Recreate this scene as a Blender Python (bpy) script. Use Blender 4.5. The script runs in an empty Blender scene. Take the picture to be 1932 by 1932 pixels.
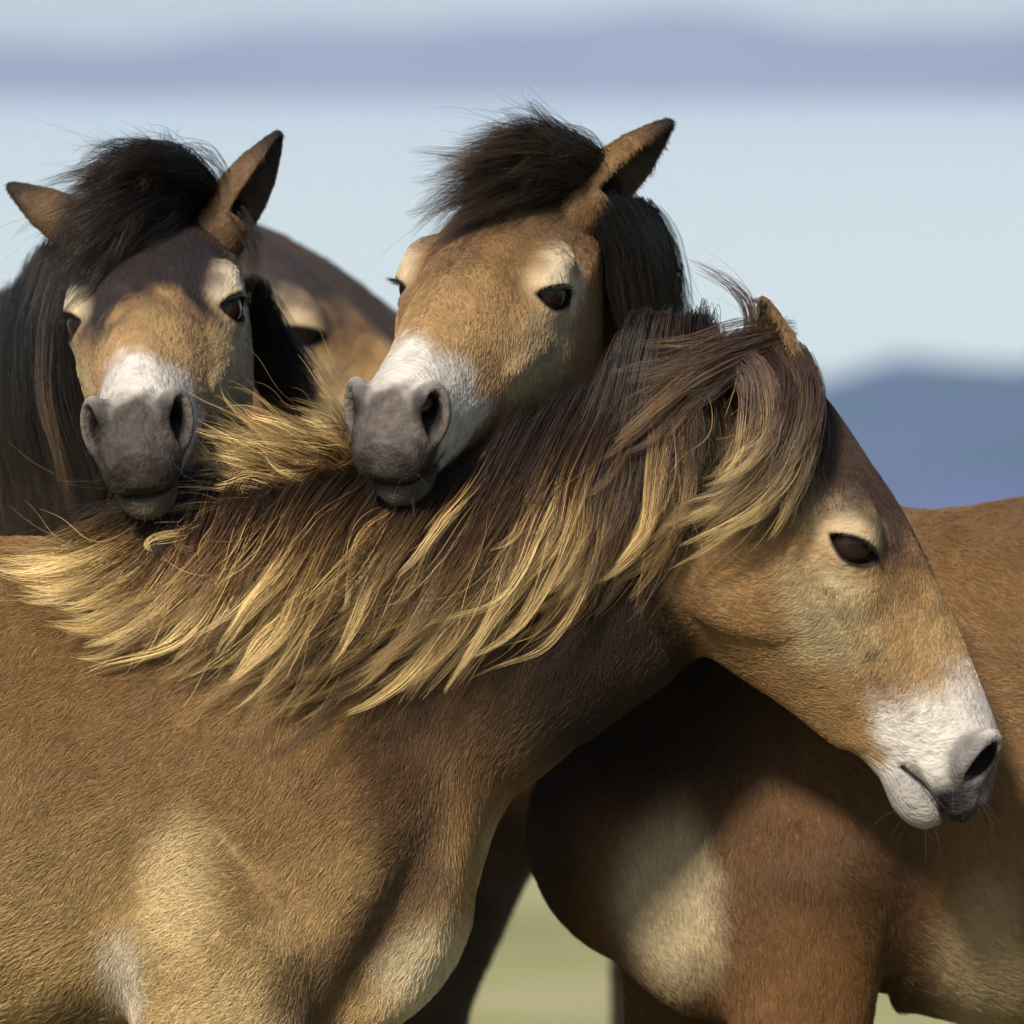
import bpy, math
import numpy as np

rng = np.random.default_rng(7)
sc = bpy.context.scene

# ------------------------------------------------------------------ camera
CAM_Z, DIST, S = 1.67, 7.0, 0.00055          # eye height, metres to the front pony, metres per picture unit there
PIC = 1932.0
cam_d = bpy.data.cameras.new('camera'); cam = bpy.data.objects.new('camera', cam_d)
sc.collection.objects.link(cam); sc.camera = cam
cam.location = (0.0, -DIST, CAM_Z)
cam.rotation_euler = (math.radians(90), 0, 0)
cam_d.sensor_width = 36.0
cam_d.lens = 36.0 * DIST / (PIC * S)
cam_d.shift_y = -(966.0 - 150.0) / PIC        # level camera, horizon high in the frame
cam_d.clip_start = 0.1; cam_d.clip_end = 60000
cam_d.dof.use_dof = True
cam_d.dof.focus_distance = DIST - 0.06
cam_d.dof.aperture_fstop = 5.0

# ------------------------------------------------------------------ world, sun, exposure
SUN_EL, SUN_AZ = math.radians(39), math.radians(-22)   # azimuth from the camera's back, negative = from the left
sun_dir = np.array([math.sin(SUN_AZ) * math.cos(SUN_EL), -math.cos(SUN_AZ) * math.cos(SUN_EL), math.sin(SUN_EL)])
w = bpy.data.worlds.new('World'); sc.world = w; w.use_nodes = True
nt = w.node_tree; bg = nt.nodes['Background']
sky = nt.nodes.new('ShaderNodeTexSky'); sky.sky_type = 'NISHITA'; sky.sun_disc = False
sky.sun_elevation = SUN_EL
sky.sun_rotation = math.atan2(sun_dir[0], sun_dir[1])
sky.air_density = 1.0; sky.dust_density = 1.0; sky.ozone_density = 1.0
nt.links.new(sky.outputs[0], bg.inputs[0]); bg.inputs[1].default_value = 0.08
sun_d = bpy.data.lights.new('sun', 'SUN'); sun = bpy.data.objects.new('sun', sun_d); sc.collection.objects.link(sun)
sun_d.energy = 4.0; sun_d.angle = math.radians(8.0); sun_d.color = (1.0, 0.90, 0.74)
from mathutils import Vector
sun.rotation_euler = Vector(sun_dir).to_track_quat('Z', 'Y').to_euler()
sun.location = (-6, -6, 9)
sc.view_settings.view_transform = 'Standard'; sc.view_settings.look = 'None'
sc.view_settings.exposure = 1.22; sc.view_settings.gamma = 1.0
sc.render.engine = 'CYCLES'
sc.cycles.use_denoising = True
sc.cycles.use_adaptive_sampling = True; sc.cycles.adaptive_threshold = 0.02; sc.cycles.adaptive_min_samples = 16
sc.cycles.max_bounces = 6; sc.cycles.diffuse_bounces = 2; sc.cycles.glossy_bounces = 2
sc.cycles.transmission_bounces = 3; sc.cycles.volume_bounces = 0; sc.cycles.transparent_max_bounces = 4
sc.cycles.caustics_reflective = False; sc.cycles.caustics_refractive = False


def at(x, y, Y=0.0):
    """a place seen at (x, y) of the picture, Y metres behind the front pony"""
    k = (DIST + Y) / DIST
    return np.array([(x - 966.0) * S * k, Y, CAM_Z - (y - 150.0) * S * k])


# ------------------------------------------------------------------ helpers
def link(o, parent=None):
    sc.collection.objects.link(o)
    if parent is not None:
        o.parent = parent
    return o


def tag(o, label=None, cat=None, group=None, kind=None):
    for k, v in (('label', label), ('category', cat), ('group', group), ('kind', kind)):
        if v:
            o[k] = v
    return o


def mesh_obj(name, V, F, mat, parent=None, smooth=True, col=None, origin=None):
    V = np.asarray(V, dtype=np.float64)
    if origin is not None:
        V = V - np.asarray(origin)
    me = bpy.data.meshes.new(name)
    F = np.asarray(F)
    n, k = F.shape
    me.vertices.add(len(V)); me.vertices.foreach_set('co', V.astype(np.float32).ravel())
    me.loops.add(n * k); me.loops.foreach_set('vertex_index', F.astype(np.int32).ravel())
    me.polygons.add(n)
    me.polygons.foreach_set('loop_start', np.arange(0, n * k, k, dtype=np.int32))
    me.polygons.foreach_set('loop_total', np.full(n, k, dtype=np.int32))
    me.update(calc_edges=True); me.validate()
    if smooth:
        me.polygons.foreach_set('use_smooth', np.ones(len(me.polygons), dtype=bool))
    if col is not None:
        a = me.attributes.new('coat_colour', 'FLOAT_COLOR', 'POINT')
        a.data.foreach_set('color', np.concatenate([col, np.ones((len(col), 1))], 1).astype(np.float32).ravel())
    me.materials.append(mat)
    return link(bpy.data.objects.new(name, me), parent)


def curves_obj(name, P, rad, col, mat, parent=None, origin=None):
    """P (n, k, 3) strands, rad (n, k), col (n, k, 3)"""
    n, k, _ = P.shape
    if origin is not None:
        P = P - np.asarray(origin)
    hc = bpy.data.hair_curves.new(name)
    hc.add_curves([k] * n)
    hc.attributes['position'].data.foreach_set('vector', P.astype(np.float32).ravel())
    r = hc.attributes.get('radius') or hc.attributes.new('radius', 'FLOAT', 'POINT')
    r.data.foreach_set('value', rad.astype(np.float32).ravel())
    a = hc.attributes.new('coat_colour', 'FLOAT_COLOR', 'POINT')
    c4 = np.concatenate([col, np.ones((n, k, 1))], 2).astype(np.float32)
    a.data.foreach_set('color', c4.ravel())
    hc.materials.append(mat)
    return link(bpy.data.objects.new(name, hc), parent)


def ss(a, b, x):
    t = np.clip((x - a) / (b - a), 0, 1)
    return t * t * (3 - 2 * t)


def nrm(v):
    v = np.asarray(v, float)
    return v / (np.linalg.norm(v, axis=-1, keepdims=True) + 1e-12)


_nt = rng.random((32, 32, 32)).astype(np.float32)


def vnoise(P, f):
    """smooth value noise in [0, 1]"""
    q = np.asarray(P) * f
    i = np.floor(q).astype(int); t = q - i; t = t * t * (3 - 2 * t)
    out = 0
    for dx in (0, 1):
        for dy in (0, 1):
            for dz in (0, 1):
                wgt = (t[..., 0] if dx else 1 - t[..., 0]) * (t[..., 1] if dy else 1 - t[..., 1]) * (t[..., 2] if dz else 1 - t[..., 2])
                out = out + wgt * _nt[(i[..., 0] + dx) % 32, (i[..., 1] + dy) % 32, (i[..., 2] + dz) % 32]
    return out


def smin(a, b, k):
    h = np.clip(0.5 + 0.5 * (b - a) / k, 0, 1)
    return b * (1 - h) + a * h - k * h * (1 - h)


def smax(a, b, k):
    return -smin(-a, -b, k)


def ellipsoid(P, c, r, A=None):
    q = P - np.asarray(c, np.float32)
    if A is not None:
        q = q @ np.asarray(A, np.float32)          # columns of A are the axes
    r = np.asarray(r, np.float32)
    k0 = np.sqrt(((q / r) ** 2).sum(-1)); k1 = np.sqrt(((q / (r * r)) ** 2).sum(-1)) + 1e-9
    return k0 * (k0 - 1) / k1


def cone(P, a, b, ra, rb):
    a = np.asarray(a, np.float32); b = np.asarray(b, np.float32)
    ab = b - a
    t = np.clip(((P - a) @ ab) / (ab @ ab), 0, 1)
    return np.sqrt(((P - a - t[..., None] * ab) ** 2).sum(-1)) - (ra + (rb - ra) * t)


def catmull(X, n):
    X = np.asarray(X, float); m = len(X)
    if X.ndim == 1:
        return catmull(X[:, None], n)[:, 0]
    s = np.linspace(0, m - 1, n); i = np.minimum(s.astype(int), m - 2); t = (s - i)[:, None]
    p0 = X[np.maximum(i - 1, 0)]; p1 = X[i]; p2 = X[i + 1]; p3 = X[np.minimum(i + 2, m - 1)]
    return 0.5 * (2 * p1 + (p2 - p0) * t + (2 * p0 - 5 * p1 + 4 * p2 - p3) * t * t + (3 * p1 - p0 - 3 * p2 + p3) * t ** 3)


def loft(P, st, sub=2):
    """st: rows (cx, cy, cz, ux, uy, uz, half height along u, half width)"""
    st = catmull(np.array(st, float), (len(st) - 1) * sub + 1).astype(np.float32)
    best = np.full(len(P), 1e9, np.float32); seg = np.zeros(len(P), np.int32); tt = np.zeros(len(P), np.float32)
    for i in range(len(st) - 1):
        a, b = st[i, :3], st[i + 1, :3]; ab = b - a
        t = np.clip(((P - a) @ ab) / (ab @ ab), 0, 1)
        d = ((P - a - t[:, None] * ab) ** 2).sum(-1)
        m = d < best
        best[m] = d[m]; seg[m] = i; tt[m] = t[m]
    row = st[seg] * (1 - tt[:, None]) + st[seg + 1] * tt[:, None]
    T = st[seg + 1, :3] - st[seg, :3]; T /= np.linalg.norm(T, axis=1, keepdims=True)
    U = row[:, 3:6]; U = U - T * (U * T).sum(1, keepdims=True); U /= np.linalg.norm(U, axis=1, keepdims=True)
    L = np.cross(T, U)
    q = P - row[:, :3]
    h, b = row[:, 6], row[:, 7]; m = np.minimum(h, b)
    x, y, z = (q * L).sum(1), (q * U).sum(1), (q * T).sum(1)
    k0 = np.sqrt((x / b) ** 2 + (y / h) ** 2 + (z / m) ** 2)
    k1 = np.sqrt((x / b ** 2) ** 2 + (y / h ** 2) ** 2 + (z / m ** 2) ** 2) + 1e-9
    return k0 * (k0 - 1) / k1


def surface_nets(d, origin, h):
    s = d < 0
    nx, ny, nz = d.shape
    cnt = np.zeros((nx - 1, ny - 1, nz - 1), np.int8)
    corners = [(i, j, k) for i in (0, 1) for j in (0, 1) for k in (0, 1)]
    for i, j, k in corners:
        cnt += s[i:nx - 1 + i, j:ny - 1 + j, k:nz - 1 + k]
    idx = np.argwhere((cnt > 0) & (cnt < 8))
    vid = np.full(cnt.shape, -1, np.int32); vid[idx[:, 0], idx[:, 1], idx[:, 2]] = np.arange(len(idx))
    cv = {c: d[idx[:, 0] + c[0], idx[:, 1] + c[1], idx[:, 2] + c[2]] for c in corners}
    pos = np.zeros((len(idx), 3)); n = np.zeros(len(idx))
    for c in corners:
        for ax in range(3):
            if c[ax] == 0:
                e = list(c); e[ax] = 1; e = tuple(e)
                d0, d1 = cv[c], cv[e]
                m = (d0 < 0) != (d1 < 0)
                t = d0[m] / (d0[m] - d1[m])
                pp = np.tile(np.array(c, float), (m.sum(), 1)); pp[:, ax] += t
                pos[m] += pp; n[m] += 1
    V = np.asarray(origin) + h * (idx + pos / n[:, None])
    Fs = []
    for ax in range(3):
        b, c = (ax + 1) % 3, (ax + 2) % 3
        sl0 = [slice(None)] * 3; sl1 = [slice(None)] * 3
        sl0[ax] = slice(0, -1); sl1[ax] = slice(1, None)
        a0, a1 = s[tuple(sl0)], s[tuple(sl1)]
        e = np.argwhere(a0 != a1)
        ok = (e[:, b] > 0) & (e[:, c] > 0) & (e[:, b] < d.shape[b] - 1) & (e[:, c] < d.shape[c] - 1)
        e = e[ok]
        inside = a0[e[:, 0], e[:, 1], e[:, 2]]
        q = []
        for db, dc in ((-1, -1), (0, -1), (0, 0), (-1, 0)):
            f = e.copy(); f[:, b] += db; f[:, c] += dc
            q.append(vid[f[:, 0], f[:, 1], f[:, 2]])
        q = np.stack(q, 1)
        q[~inside] = q[~inside][:, ::-1]
        Fs.append(q)
    F = np.concatenate(Fs)
    return V, F[(F >= 0).all(1)]


def grid(lo, hi, h):
    ax = [np.arange(a, b + h, h, dtype=np.float32) for a, b in zip(lo, hi)]
    G = np.stack(np.meshgrid(*ax, indexing='ij'), -1)
    return G.reshape(-1, 3), G.shape[:3]


def band_eval(fn, lo, shp, h, f=4):
    """evaluate a distance field finely only near its surface"""
    cs = [(n + f - 1) // f + 1 for n in shp]
    ax = [np.float32(l) + np.arange(n, dtype=np.float32) * np.float32(h * f) for l, n in zip(lo, cs)]
    G = np.stack(np.meshgrid(*ax, indexing='ij'), -1).reshape(-1, 3)
    dc = fn(G).reshape(cs)
    m = np.abs(dc) < h * f * 1.6
    for ax_ in range(3):                       # grow by one coarse cell
        a = np.zeros_like(m); b = np.zeros_like(m)
        sl = [slice(None)] * 3; sr = [slice(None)] * 3
        sl[ax_] = slice(1, None); sr[ax_] = slice(0, -1)
        a[tuple(sl)] = m[tuple(sr)]; b[tuple(sr)] = m[tuple(sl)]
        m = m | a | b
    rep = lambda X: X.repeat(f, 0).repeat(f, 1).repeat(f, 2)[:shp[0], :shp[1], :shp[2]]
    d = rep(dc).astype(np.float32); mm = rep(m)
    idx = np.argwhere(mm)
    P = (np.asarray(lo, np.float32) + idx.astype(np.float32) * np.float32(h)).astype(np.float32)
    d[mm] = fn(P)
    return d


def drop_unused(V, F):
    u, inv = np.unique(F, return_inverse=True)
    return V[u], inv.reshape(F.shape)


# ------------------------------------------------------------------ materials
def new_mat(name):
    m = bpy.data.materials.new(name); m.use_nodes = True
    return m, m.node_tree, m.node_tree.nodes['Principled BSDF']


def coat_skin_mat():
    m, t, b = new_mat('coat_skin')
    a = t.nodes.new('ShaderNodeAttribute'); a.attribute_name = 'coat_colour'
    t.links.new(a.outputs['Color'], b.inputs['Base Color'])
    n = t.nodes.new('ShaderNodeTexNoise'); n.inputs['Scale'].default_value = 420; n.inputs['Detail'].default_value = 3
    bp = t.nodes.new('ShaderNodeBump'); bp.inputs['Strength'].default_value = 0.35; bp.inputs['Distance'].default_value = 0.002
    n2 = t.nodes.new('ShaderNodeTexNoise'); n2.inputs['Scale'].default_value = 230; n2.inputs['Detail'].default_value = 4
    bp2 = t.nodes.new('ShaderNodeBump'); bp2.inputs['Strength'].default_value = 0.8; bp2.inputs['Distance'].default_value = 0.004
    t.links.new(n.outputs['Fac'], bp.inputs['Height']); t.links.new(n2.outputs['Fac'], bp2.inputs['Height'])
    t.links.new(bp2.outputs[0], bp.inputs['Normal']); t.links.new(bp.outputs[0], b.inputs['Normal'])
    b.inputs['Roughness'].default_value = 0.6; b.inputs['Specular IOR Level'].default_value = 0.12
    return m


def hair_mat(name, rough, spec):
    m, t, b = new_mat(name)
    a = t.nodes.new('ShaderNodeAttribute'); a.attribute_name = 'coat_colour'
    t.links.new(a.outputs['Color'], b.inputs['Base Color'])
    b.inputs['Roughness'].default_value = rough; b.inputs['Specular IOR Level'].default_value = spec
    return m


M_SKIN = coat_skin_mat()
M_COAT = hair_mat('coat_hair', 0.5, 0.16)
M_MANE = hair_mat('mane_hair', 0.38, 0.20)
M_EYE, _t, _b = new_mat('eye'); _b.inputs['Base Color'].default_value = (0.012, 0.007, 0.005, 1)
_b.inputs['Roughness'].default_value = 0.07; _b.inputs['Specular IOR Level'].default_value = 0.13
M_HOOF, _t, _b = new_mat('hoof_horn'); _b.inputs['Base Color'].default_value = (0.05, 0.04, 0.035, 1); _b.inputs['Roughness'].default_value = 0.6


HAZE = 4.5e-5
# ------------------------------------------------------------------ landscape
def noise_mat(name, stops, scale, rough=0.9, detail=6, stretch=(1, 1, 1)):
    m, t, b = new_mat(name)
    tc = t.nodes.new('ShaderNodeTexCoord'); mp = t.nodes.new('ShaderNodeMapping'); mp.inputs['Scale'].default_value = stretch
    n = t.nodes.new('ShaderNodeTexNoise'); n.inputs['Scale'].default_value = scale; n.inputs['Detail'].default_value = detail
    r = t.nodes.new('ShaderNodeValToRGB')
    while len(r.color_ramp.elements) < len(stops):
        r.color_ramp.elements.new(0.5)
    for e, (p, c) in zip(r.color_ramp.elements, stops):
        e.position = p; e.color = (*c, 1)
    t.links.new(tc.outputs['Object'], mp.inputs[0]); t.links.new(mp.outputs[0], n.inputs['Vector'])
    t.links.new(n.outputs['Fac'], r.inputs[0]); t.links.new(r.outputs[0], b.inputs['Base Color'])
    b.inputs['Roughness'].default_value = rough; b.inputs['Specular IOR Level'].default_value = 0.15
    return m


def sheet(name, xs, ys, zf, mat, label=None):
    X, Y = np.meshgrid(xs, ys, indexing='ij')
    Z = zf(X, Y)
    V = np.stack([X, Y, Z], -1).reshape(-1, 3)
    i = np.arange(len(xs) * len(ys)).reshape(len(xs), len(ys))
    F = np.stack([i[:-1, :-1], i[1:, :-1], i[1:, 1:], i[:-1, 1:]], -1).reshape(-1, 4)
    o = mesh_obj(name, V, F, mat)
    tag(o, label, kind='structure')
    return o


SEA_Z = -60.0


def hill_z(X, Y):
    # open hilltop that rolls off behind the ponies and drops to the sea
    r = np.maximum(Y - 16.0, 0)
    z = -0.05 * r - 0.0009 * r ** 2
    side = np.maximum(np.abs(X) - 60, 0)
    z = z - 0.0008 * side ** 2
    return np.maximum(z, SEA_Z - 5) + 0.05 * np.sin(X * 0.21) * np.cos(Y * 0.17) * np.clip((np.abs(X) + np.abs(Y)) / 30, 0, 1)


_ax = np.concatenate([-np.geomspace(400, 2, 40), np.linspace(-1.5, 1.5, 5), np.geomspace(2, 400, 40)])
M_GRASS = noise_mat('moor_grass', [(0.3, (0.12, 0.125, 0.050)), (0.5, (0.175, 0.17, 0.080)), (0.7, (0.23, 0.195, 0.12))], 0.9)
sheet('ground', _ax, np.concatenate([-np.geomspace(60, 2, 15), np.linspace(0, 60, 40), np.geomspace(64, 420, 40)]), hill_z, M_GRASS)
M_SEA, _t, _b = new_mat('sea_water'); _b.inputs['Base Color'].default_value = (0.27, 0.28, 0.255, 1); _b.inputs['Roughness'].default_value = 0.22
_b.inputs['IOR'].default_value = 1.33
sheet('sea', np.linspace(-30000, 30000, 12), np.linspace(100, 30000, 12), lambda X, Y: np.full_like(X, SEA_Z), M_SEA)


def fbm1(x, f0, seed, n=6):
    r = np.random.default_rng(seed); z = 0
    for k in range(n):
        z = z + np.sin(x * f0 * 1.9 ** k + r.random() * 6.28) / 1.7 ** k
    return z


# the far shore across the water
M_FAR = noise_mat('haze_violet_moorland', [(0.35, (0.060, 0.060, 0.10)), (0.6, (0.11, 0.095, 0.15))], 0.0009)  # violet of the distant haze is put into the base colour
_fy = np.linspace(23500, 29500, 14)


def far_z(X, Y):
    ridge = 205 + 34 * fbm1(X, .0011, 3) + 16 * fbm1(X, .004, 9)
    e = np.clip((Y - 23500) / 2600, 0, 1)
    return SEA_Z - 8 + (ridge + 60) * np.sin(e * math.pi / 2) ** .8 * (1 - .35 * np.clip((Y - 27500) / 2000, 0, 1)) + 6 * np.sin(X * .006 + Y * .004)


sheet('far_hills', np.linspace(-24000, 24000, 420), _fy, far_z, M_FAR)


# a nearer wooded spur that runs down to the water on the right
def spur_z(X, Y):
    z = -37.0 - (Y - 600) * .0190 - 34 * np.maximum((Y - 1180) / 200, 0) ** 2 - .10 * np.maximum(700 - Y, 0)
    edge = np.maximum(.055 * Y + 9 * np.sin(Y * .011) - X, 0)
    z = z - .35 * edge - .004 * edge ** 2 + .7 * fbm1(X, .07, 5, 4) + .6 * fbm1(Y, .08, 6, 4)
    return np.maximum(z, SEA_Z - 6)


M_SPUR = noise_mat('haze_blue_woods', [(0.36, (0.050, 0.085, 0.105)), (0.50, (0.055, 0.080, 0.15)), (0.75, (0.070, 0.090, 0.17))], 0.02)  # blue haze of distance painted into the slope's base colour
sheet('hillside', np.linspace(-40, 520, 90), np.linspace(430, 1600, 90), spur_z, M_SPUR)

# the summer air between here and the far shore
def closed_box(name, lo, hi, mat):
    V = np.array([(x, y, z) for x in (lo[0], hi[0]) for y in (lo[1], hi[1]) for z in (lo[2], hi[2])], float)
    F = np.array([(0, 1, 3, 2), (4, 6, 7, 5), (0, 4, 5, 1), (2, 3, 7, 6), (0, 2, 6, 4), (1, 5, 7, 3)])
    return mesh_obj(name, V, F, mat, smooth=False)


M_HAZE = bpy.data.materials.new('haze'); M_HAZE.use_nodes = True
_t = M_HAZE.node_tree; _t.nodes.remove(_t.nodes['Principled BSDF'])
_v = _t.nodes.new('ShaderNodeVolumePrincipled'); _v.inputs['Color'].default_value = (.62, .76, 1.0, 1); _v.inputs['Density'].default_value = HAZE
_v.inputs['Anisotropy'].default_value = 0.2
_t.links.new(_v.outputs[0], _t.nodes['Material Output'].inputs['Volume'])
tag(closed_box('haze', (-31000, -80, SEA_Z - 10), (31000, 30500, 420), M_HAZE), kind='stuff')
def frame(u, v):
    u = nrm(u); v = np.asarray(v, float); v = v - u * (u @ v); v = nrm(v)
    return np.stack([u, v, -np.cross(u, v)], 1)      # columns u, v, w (left)


# ------------------------------------------------------------------ pony head, built once in its own frame
# u: from the poll to the muzzle, v: towards the forehead side, w: to the pony's left
TOP = np.array([(-.075, -.125), (-.05, -.088), (-.02, -.048), (.01, -.022), (.04, -.008), (.09, .001), (.148, .006), (.207, .0105), (.268, .0085), (.335, .003),
                (.406, -.005), (.446, -.010), (.474, -.019), (.494, -.038), (.506, -.058), (.513, -.080), (.516, -.088)])
BOT = np.array([(-.075, -.130), (-.05, -.150), (0, -.172), (.08, -.197), (.14, -.222), (.183, -.236), (.231, -.240), (.281, -.218), (.327, -.194),
                (.382, -.171), (.420, -.151), (.45, -.142), (.478, -.140), (.495, -.131), (.507, -.116), (.513, -.100), (.516, -.090)])
WU = [-.12, 0, .08, .16, .21, .26, .32, .38, .43, .46, .49, .508, .516]
WT = [0, .25, .5, .75, 1.0]
WB = np.array([[.050, .055, .060, .058, .050],
               [.052, .060, .070, .074, .066],
               [.056, .068, .080, .088, .080],
               [.054, .076, .087, .096, .090],
               [.048, .075, .086, .092, .084],
               [.040, .067, .078, .076, .064],
               [.034, .053, .062, .058, .049],
               [.032, .042, .049, .048, .042],
               [.032, .037, .043, .047, .042],
               [.031, .036, .041, .047, .042],
               [.028, .033, .037, .041, .037],
               [.024, .028, .032, .034, .030],
               [.012, .014, .016, .016, .014]])
EYE_C = np.array([.209, -.0525, .0690]); EYE_R = .0240
_en = nrm(np.array([.34, .06, .93]))                                  # where the eye looks, in the head frame
_ea = np.array([.053, .0315, 0]); _ea = nrm(_ea - _en * (_ea @ _en)); _eb = np.cross(_en, _ea)
_eb = _eb if _eb[1] > 0 else -_eb


def interp2(u, t):
    iu = np.clip(np.searchsorted(WU, u) - 1, 0, len(WU) - 2); wu = np.array(WU)
    fu = np.clip((u - wu[iu]) / (wu[iu + 1] - wu[iu]), 0, 1)
    ft = np.clip(t, 0, 1) * 4; it = np.clip(ft.astype(int), 0, 3); ft = ft - it
    return (WB[iu, it] * (1 - fu) + WB[iu + 1, it] * fu) * (1 - ft) + (WB[iu, it + 1] * (1 - fu) + WB[iu + 1, it + 1] * fu) * ft


def spline1(tab, u):
    s = np.linspace(0, len(tab) - 1, 400)
    c = catmull(tab, 400)
    return np.interp(u, c[:, 0], c[:, 1])


def head_sdf(P, shape, h, lid=1.0):
    u, v, wv = P[:, 0], P[:, 1], np.abs(P[:, 2])
    Q = np.stack([u, v, wv], 1)
    top, bot = spline1(TOP, u), spline1(BOT, u)
    hh = np.maximum((top - bot) / 2, .002); mid = (top + bot) / 2
    t = (v - bot) / (2 * hh)
    B = interp2(u, t)
    p = 2.3
    F = ((wv / B) ** p + np.abs((v - mid) / hh) ** p) ** (1 / p) - 1
    F = F.reshape(shape)
    g = np.gradient(F, h)
    d = (F / np.maximum(np.sqrt(g[0] ** 2 + g[1] ** 2 + g[2] ** 2), 2.0)).ravel().astype(np.float32)
    d = smax(d, (u - .5215).astype(np.float32), .022)
    d = smax(d, (-.062 - u).astype(np.float32), .02)
    # cheek muscle, facial crest, brow, temple hollow
    d = smin(d, ellipsoid(Q, (.155, -.165, .058), (.082, .070, .021)), .04)
    d = smin(d, cone(Q, (.235, -.092, .071), (.312, -.087, .0575), .010, .0078), .010)
    d = smin(d, ellipsoid(Q, (.186, -.033, .0745), (.036, .019, .0185)), .016)
    d = smax(d, -ellipsoid(Q, (.115, -.035, .098), (.034, .020, .016)), .025)
    d = smax(d, -cone(Q, (.040, -.090, .088), (.075, -.235, .080), .014, .018), .03)      # hollow behind the jaw
    # lids over the eyeball with an almond opening
    e = Q - EYE_C.astype(np.float32)
    r = np.sqrt((e ** 2).sum(1))
    d = smin(d, ellipsoid(Q, (.238, -.072, .062), (.040, .030, .019)), .02)
    d = smin(d, r - EYE_R - .0030, .018)
    a, b, n = e @ _ea, e @ _eb, e @ _en
    up, lo = .0140 * lid, .0145
    hl = .0285
    ru = (hl ** 2 + up ** 2) / (2 * up); rl = (hl ** 2 + lo ** 2) / (2 * lo)
    alm = np.maximum(np.sqrt(a ** 2 + (b + ru - up) ** 2) - ru, np.sqrt(a ** 2 + (b - rl + lo) ** 2) - rl)
    front = n > 0
    rim = np.sqrt(np.maximum(alm, 0) ** 2 + (r - EYE_R - .0020) ** 2) - .0028
    d = smin(d, np.where(front, rim, 1), .005)
    d = smax(d, -np.maximum(np.maximum(alm, .008 - n), r - .045), .002)
    # nostril: flared wing and a comma-shaped opening that faces forward and out
    N1 = nrm(np.array([.42, -.90, -.06])); N3 = nrm(np.array([.60, .28, .75])); N3 = nrm(N3 - N1 * (N1 @ N3)); N2 = np.cross(N3, N1)
    NA = np.stack([N1, N2, N3], 1)
    d = smin(d, ellipsoid(Q, (.466, -.044, .0405), (.034, .0215, .0150), NA), .012)
    hole = ellipsoid(Q, (.474, -.0435, .0475), (.0270, .0120, .022), NA)
    hole = smin(hole, cone(Q, (.470, -.042, .039), (.442, -.045, .021), .011, .009), .006)
    d = smax(d, -hole, .005)
    # upper lip, chin, mouth
    d = smin(d, ellipsoid(Q, (.486, -.078, 0), (.033, .031, .037)), .018)
    d = smin(d, ellipsoid(Q, (.472, -.122, 0), (.034, .023, .028)), .014)
    d = smax(d, -ellipsoid(Q, (.424, -.165, 0), (.022, .012, .06)), .015)
    vm = -.1085 + .004 * ss(.44, .50, u)
    vm = vm - .010 * ss(.47, .43, u)
    slab = np.maximum(np.maximum(np.abs(v - vm) - .0021 - .002 * ss(.49, .515, u), .437 - u), -(d + .014))
    d = smax(d, -slab, .004)
    return d.astype(np.float32)


HH = .0026
HLO, HHI = np.array([-.105, -.272, -.125]), np.array([.535, .05, .125])


def make_head_grid(lid):
    lo = HLO.copy(); lo[2] = -2 * HH
    P, shp = grid(lo, HHI, HH)
    d = head_sdf(P, shp, HH, lid).reshape(shp)
    half = d[:, :, 2:]
    full = np.concatenate([half[:, :, :0:-1], half], 2)
    org = np.array([lo[0], lo[1], -(half.shape[2] - 1) * HH])
    return full, org


HEADS = {}


def head_grid(lid):
    if lid not in HEADS:
        HEADS[lid] = make_head_grid(lid)
    return HEADS[lid]


def sample_grid(G, org, h, P):
    q = (P - org) / h
    shp = np.array(G.shape)
    inside = ((q > 0) & (q < shp - 1.001)).all(1)
    out = np.full(len(P), .2, np.float32)
    q = q[inside]; i = q.astype(int); t = (q - i).astype(np.float32)
    r = 0
    for dx in (0, 1):
        for dy in (0, 1):
            for dz in (0, 1):
                r = r + (t[:, 0] if dx else 1 - t[:, 0]) * (t[:, 1] if dy else 1 - t[:, 1]) * (t[:, 2] if dz else 1 - t[:, 2]) * G[i[:, 0] + dx, i[:, 1] + dy, i[:, 2] + dz]
    out[inside] = r
    return out


# ------------------------------------------------------------------ coat colours (markings of the animals themselves)
def mix(a, b, f):
    f = f[..., None]
    return a * (1 - f) + np.asarray(b) * f


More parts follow.
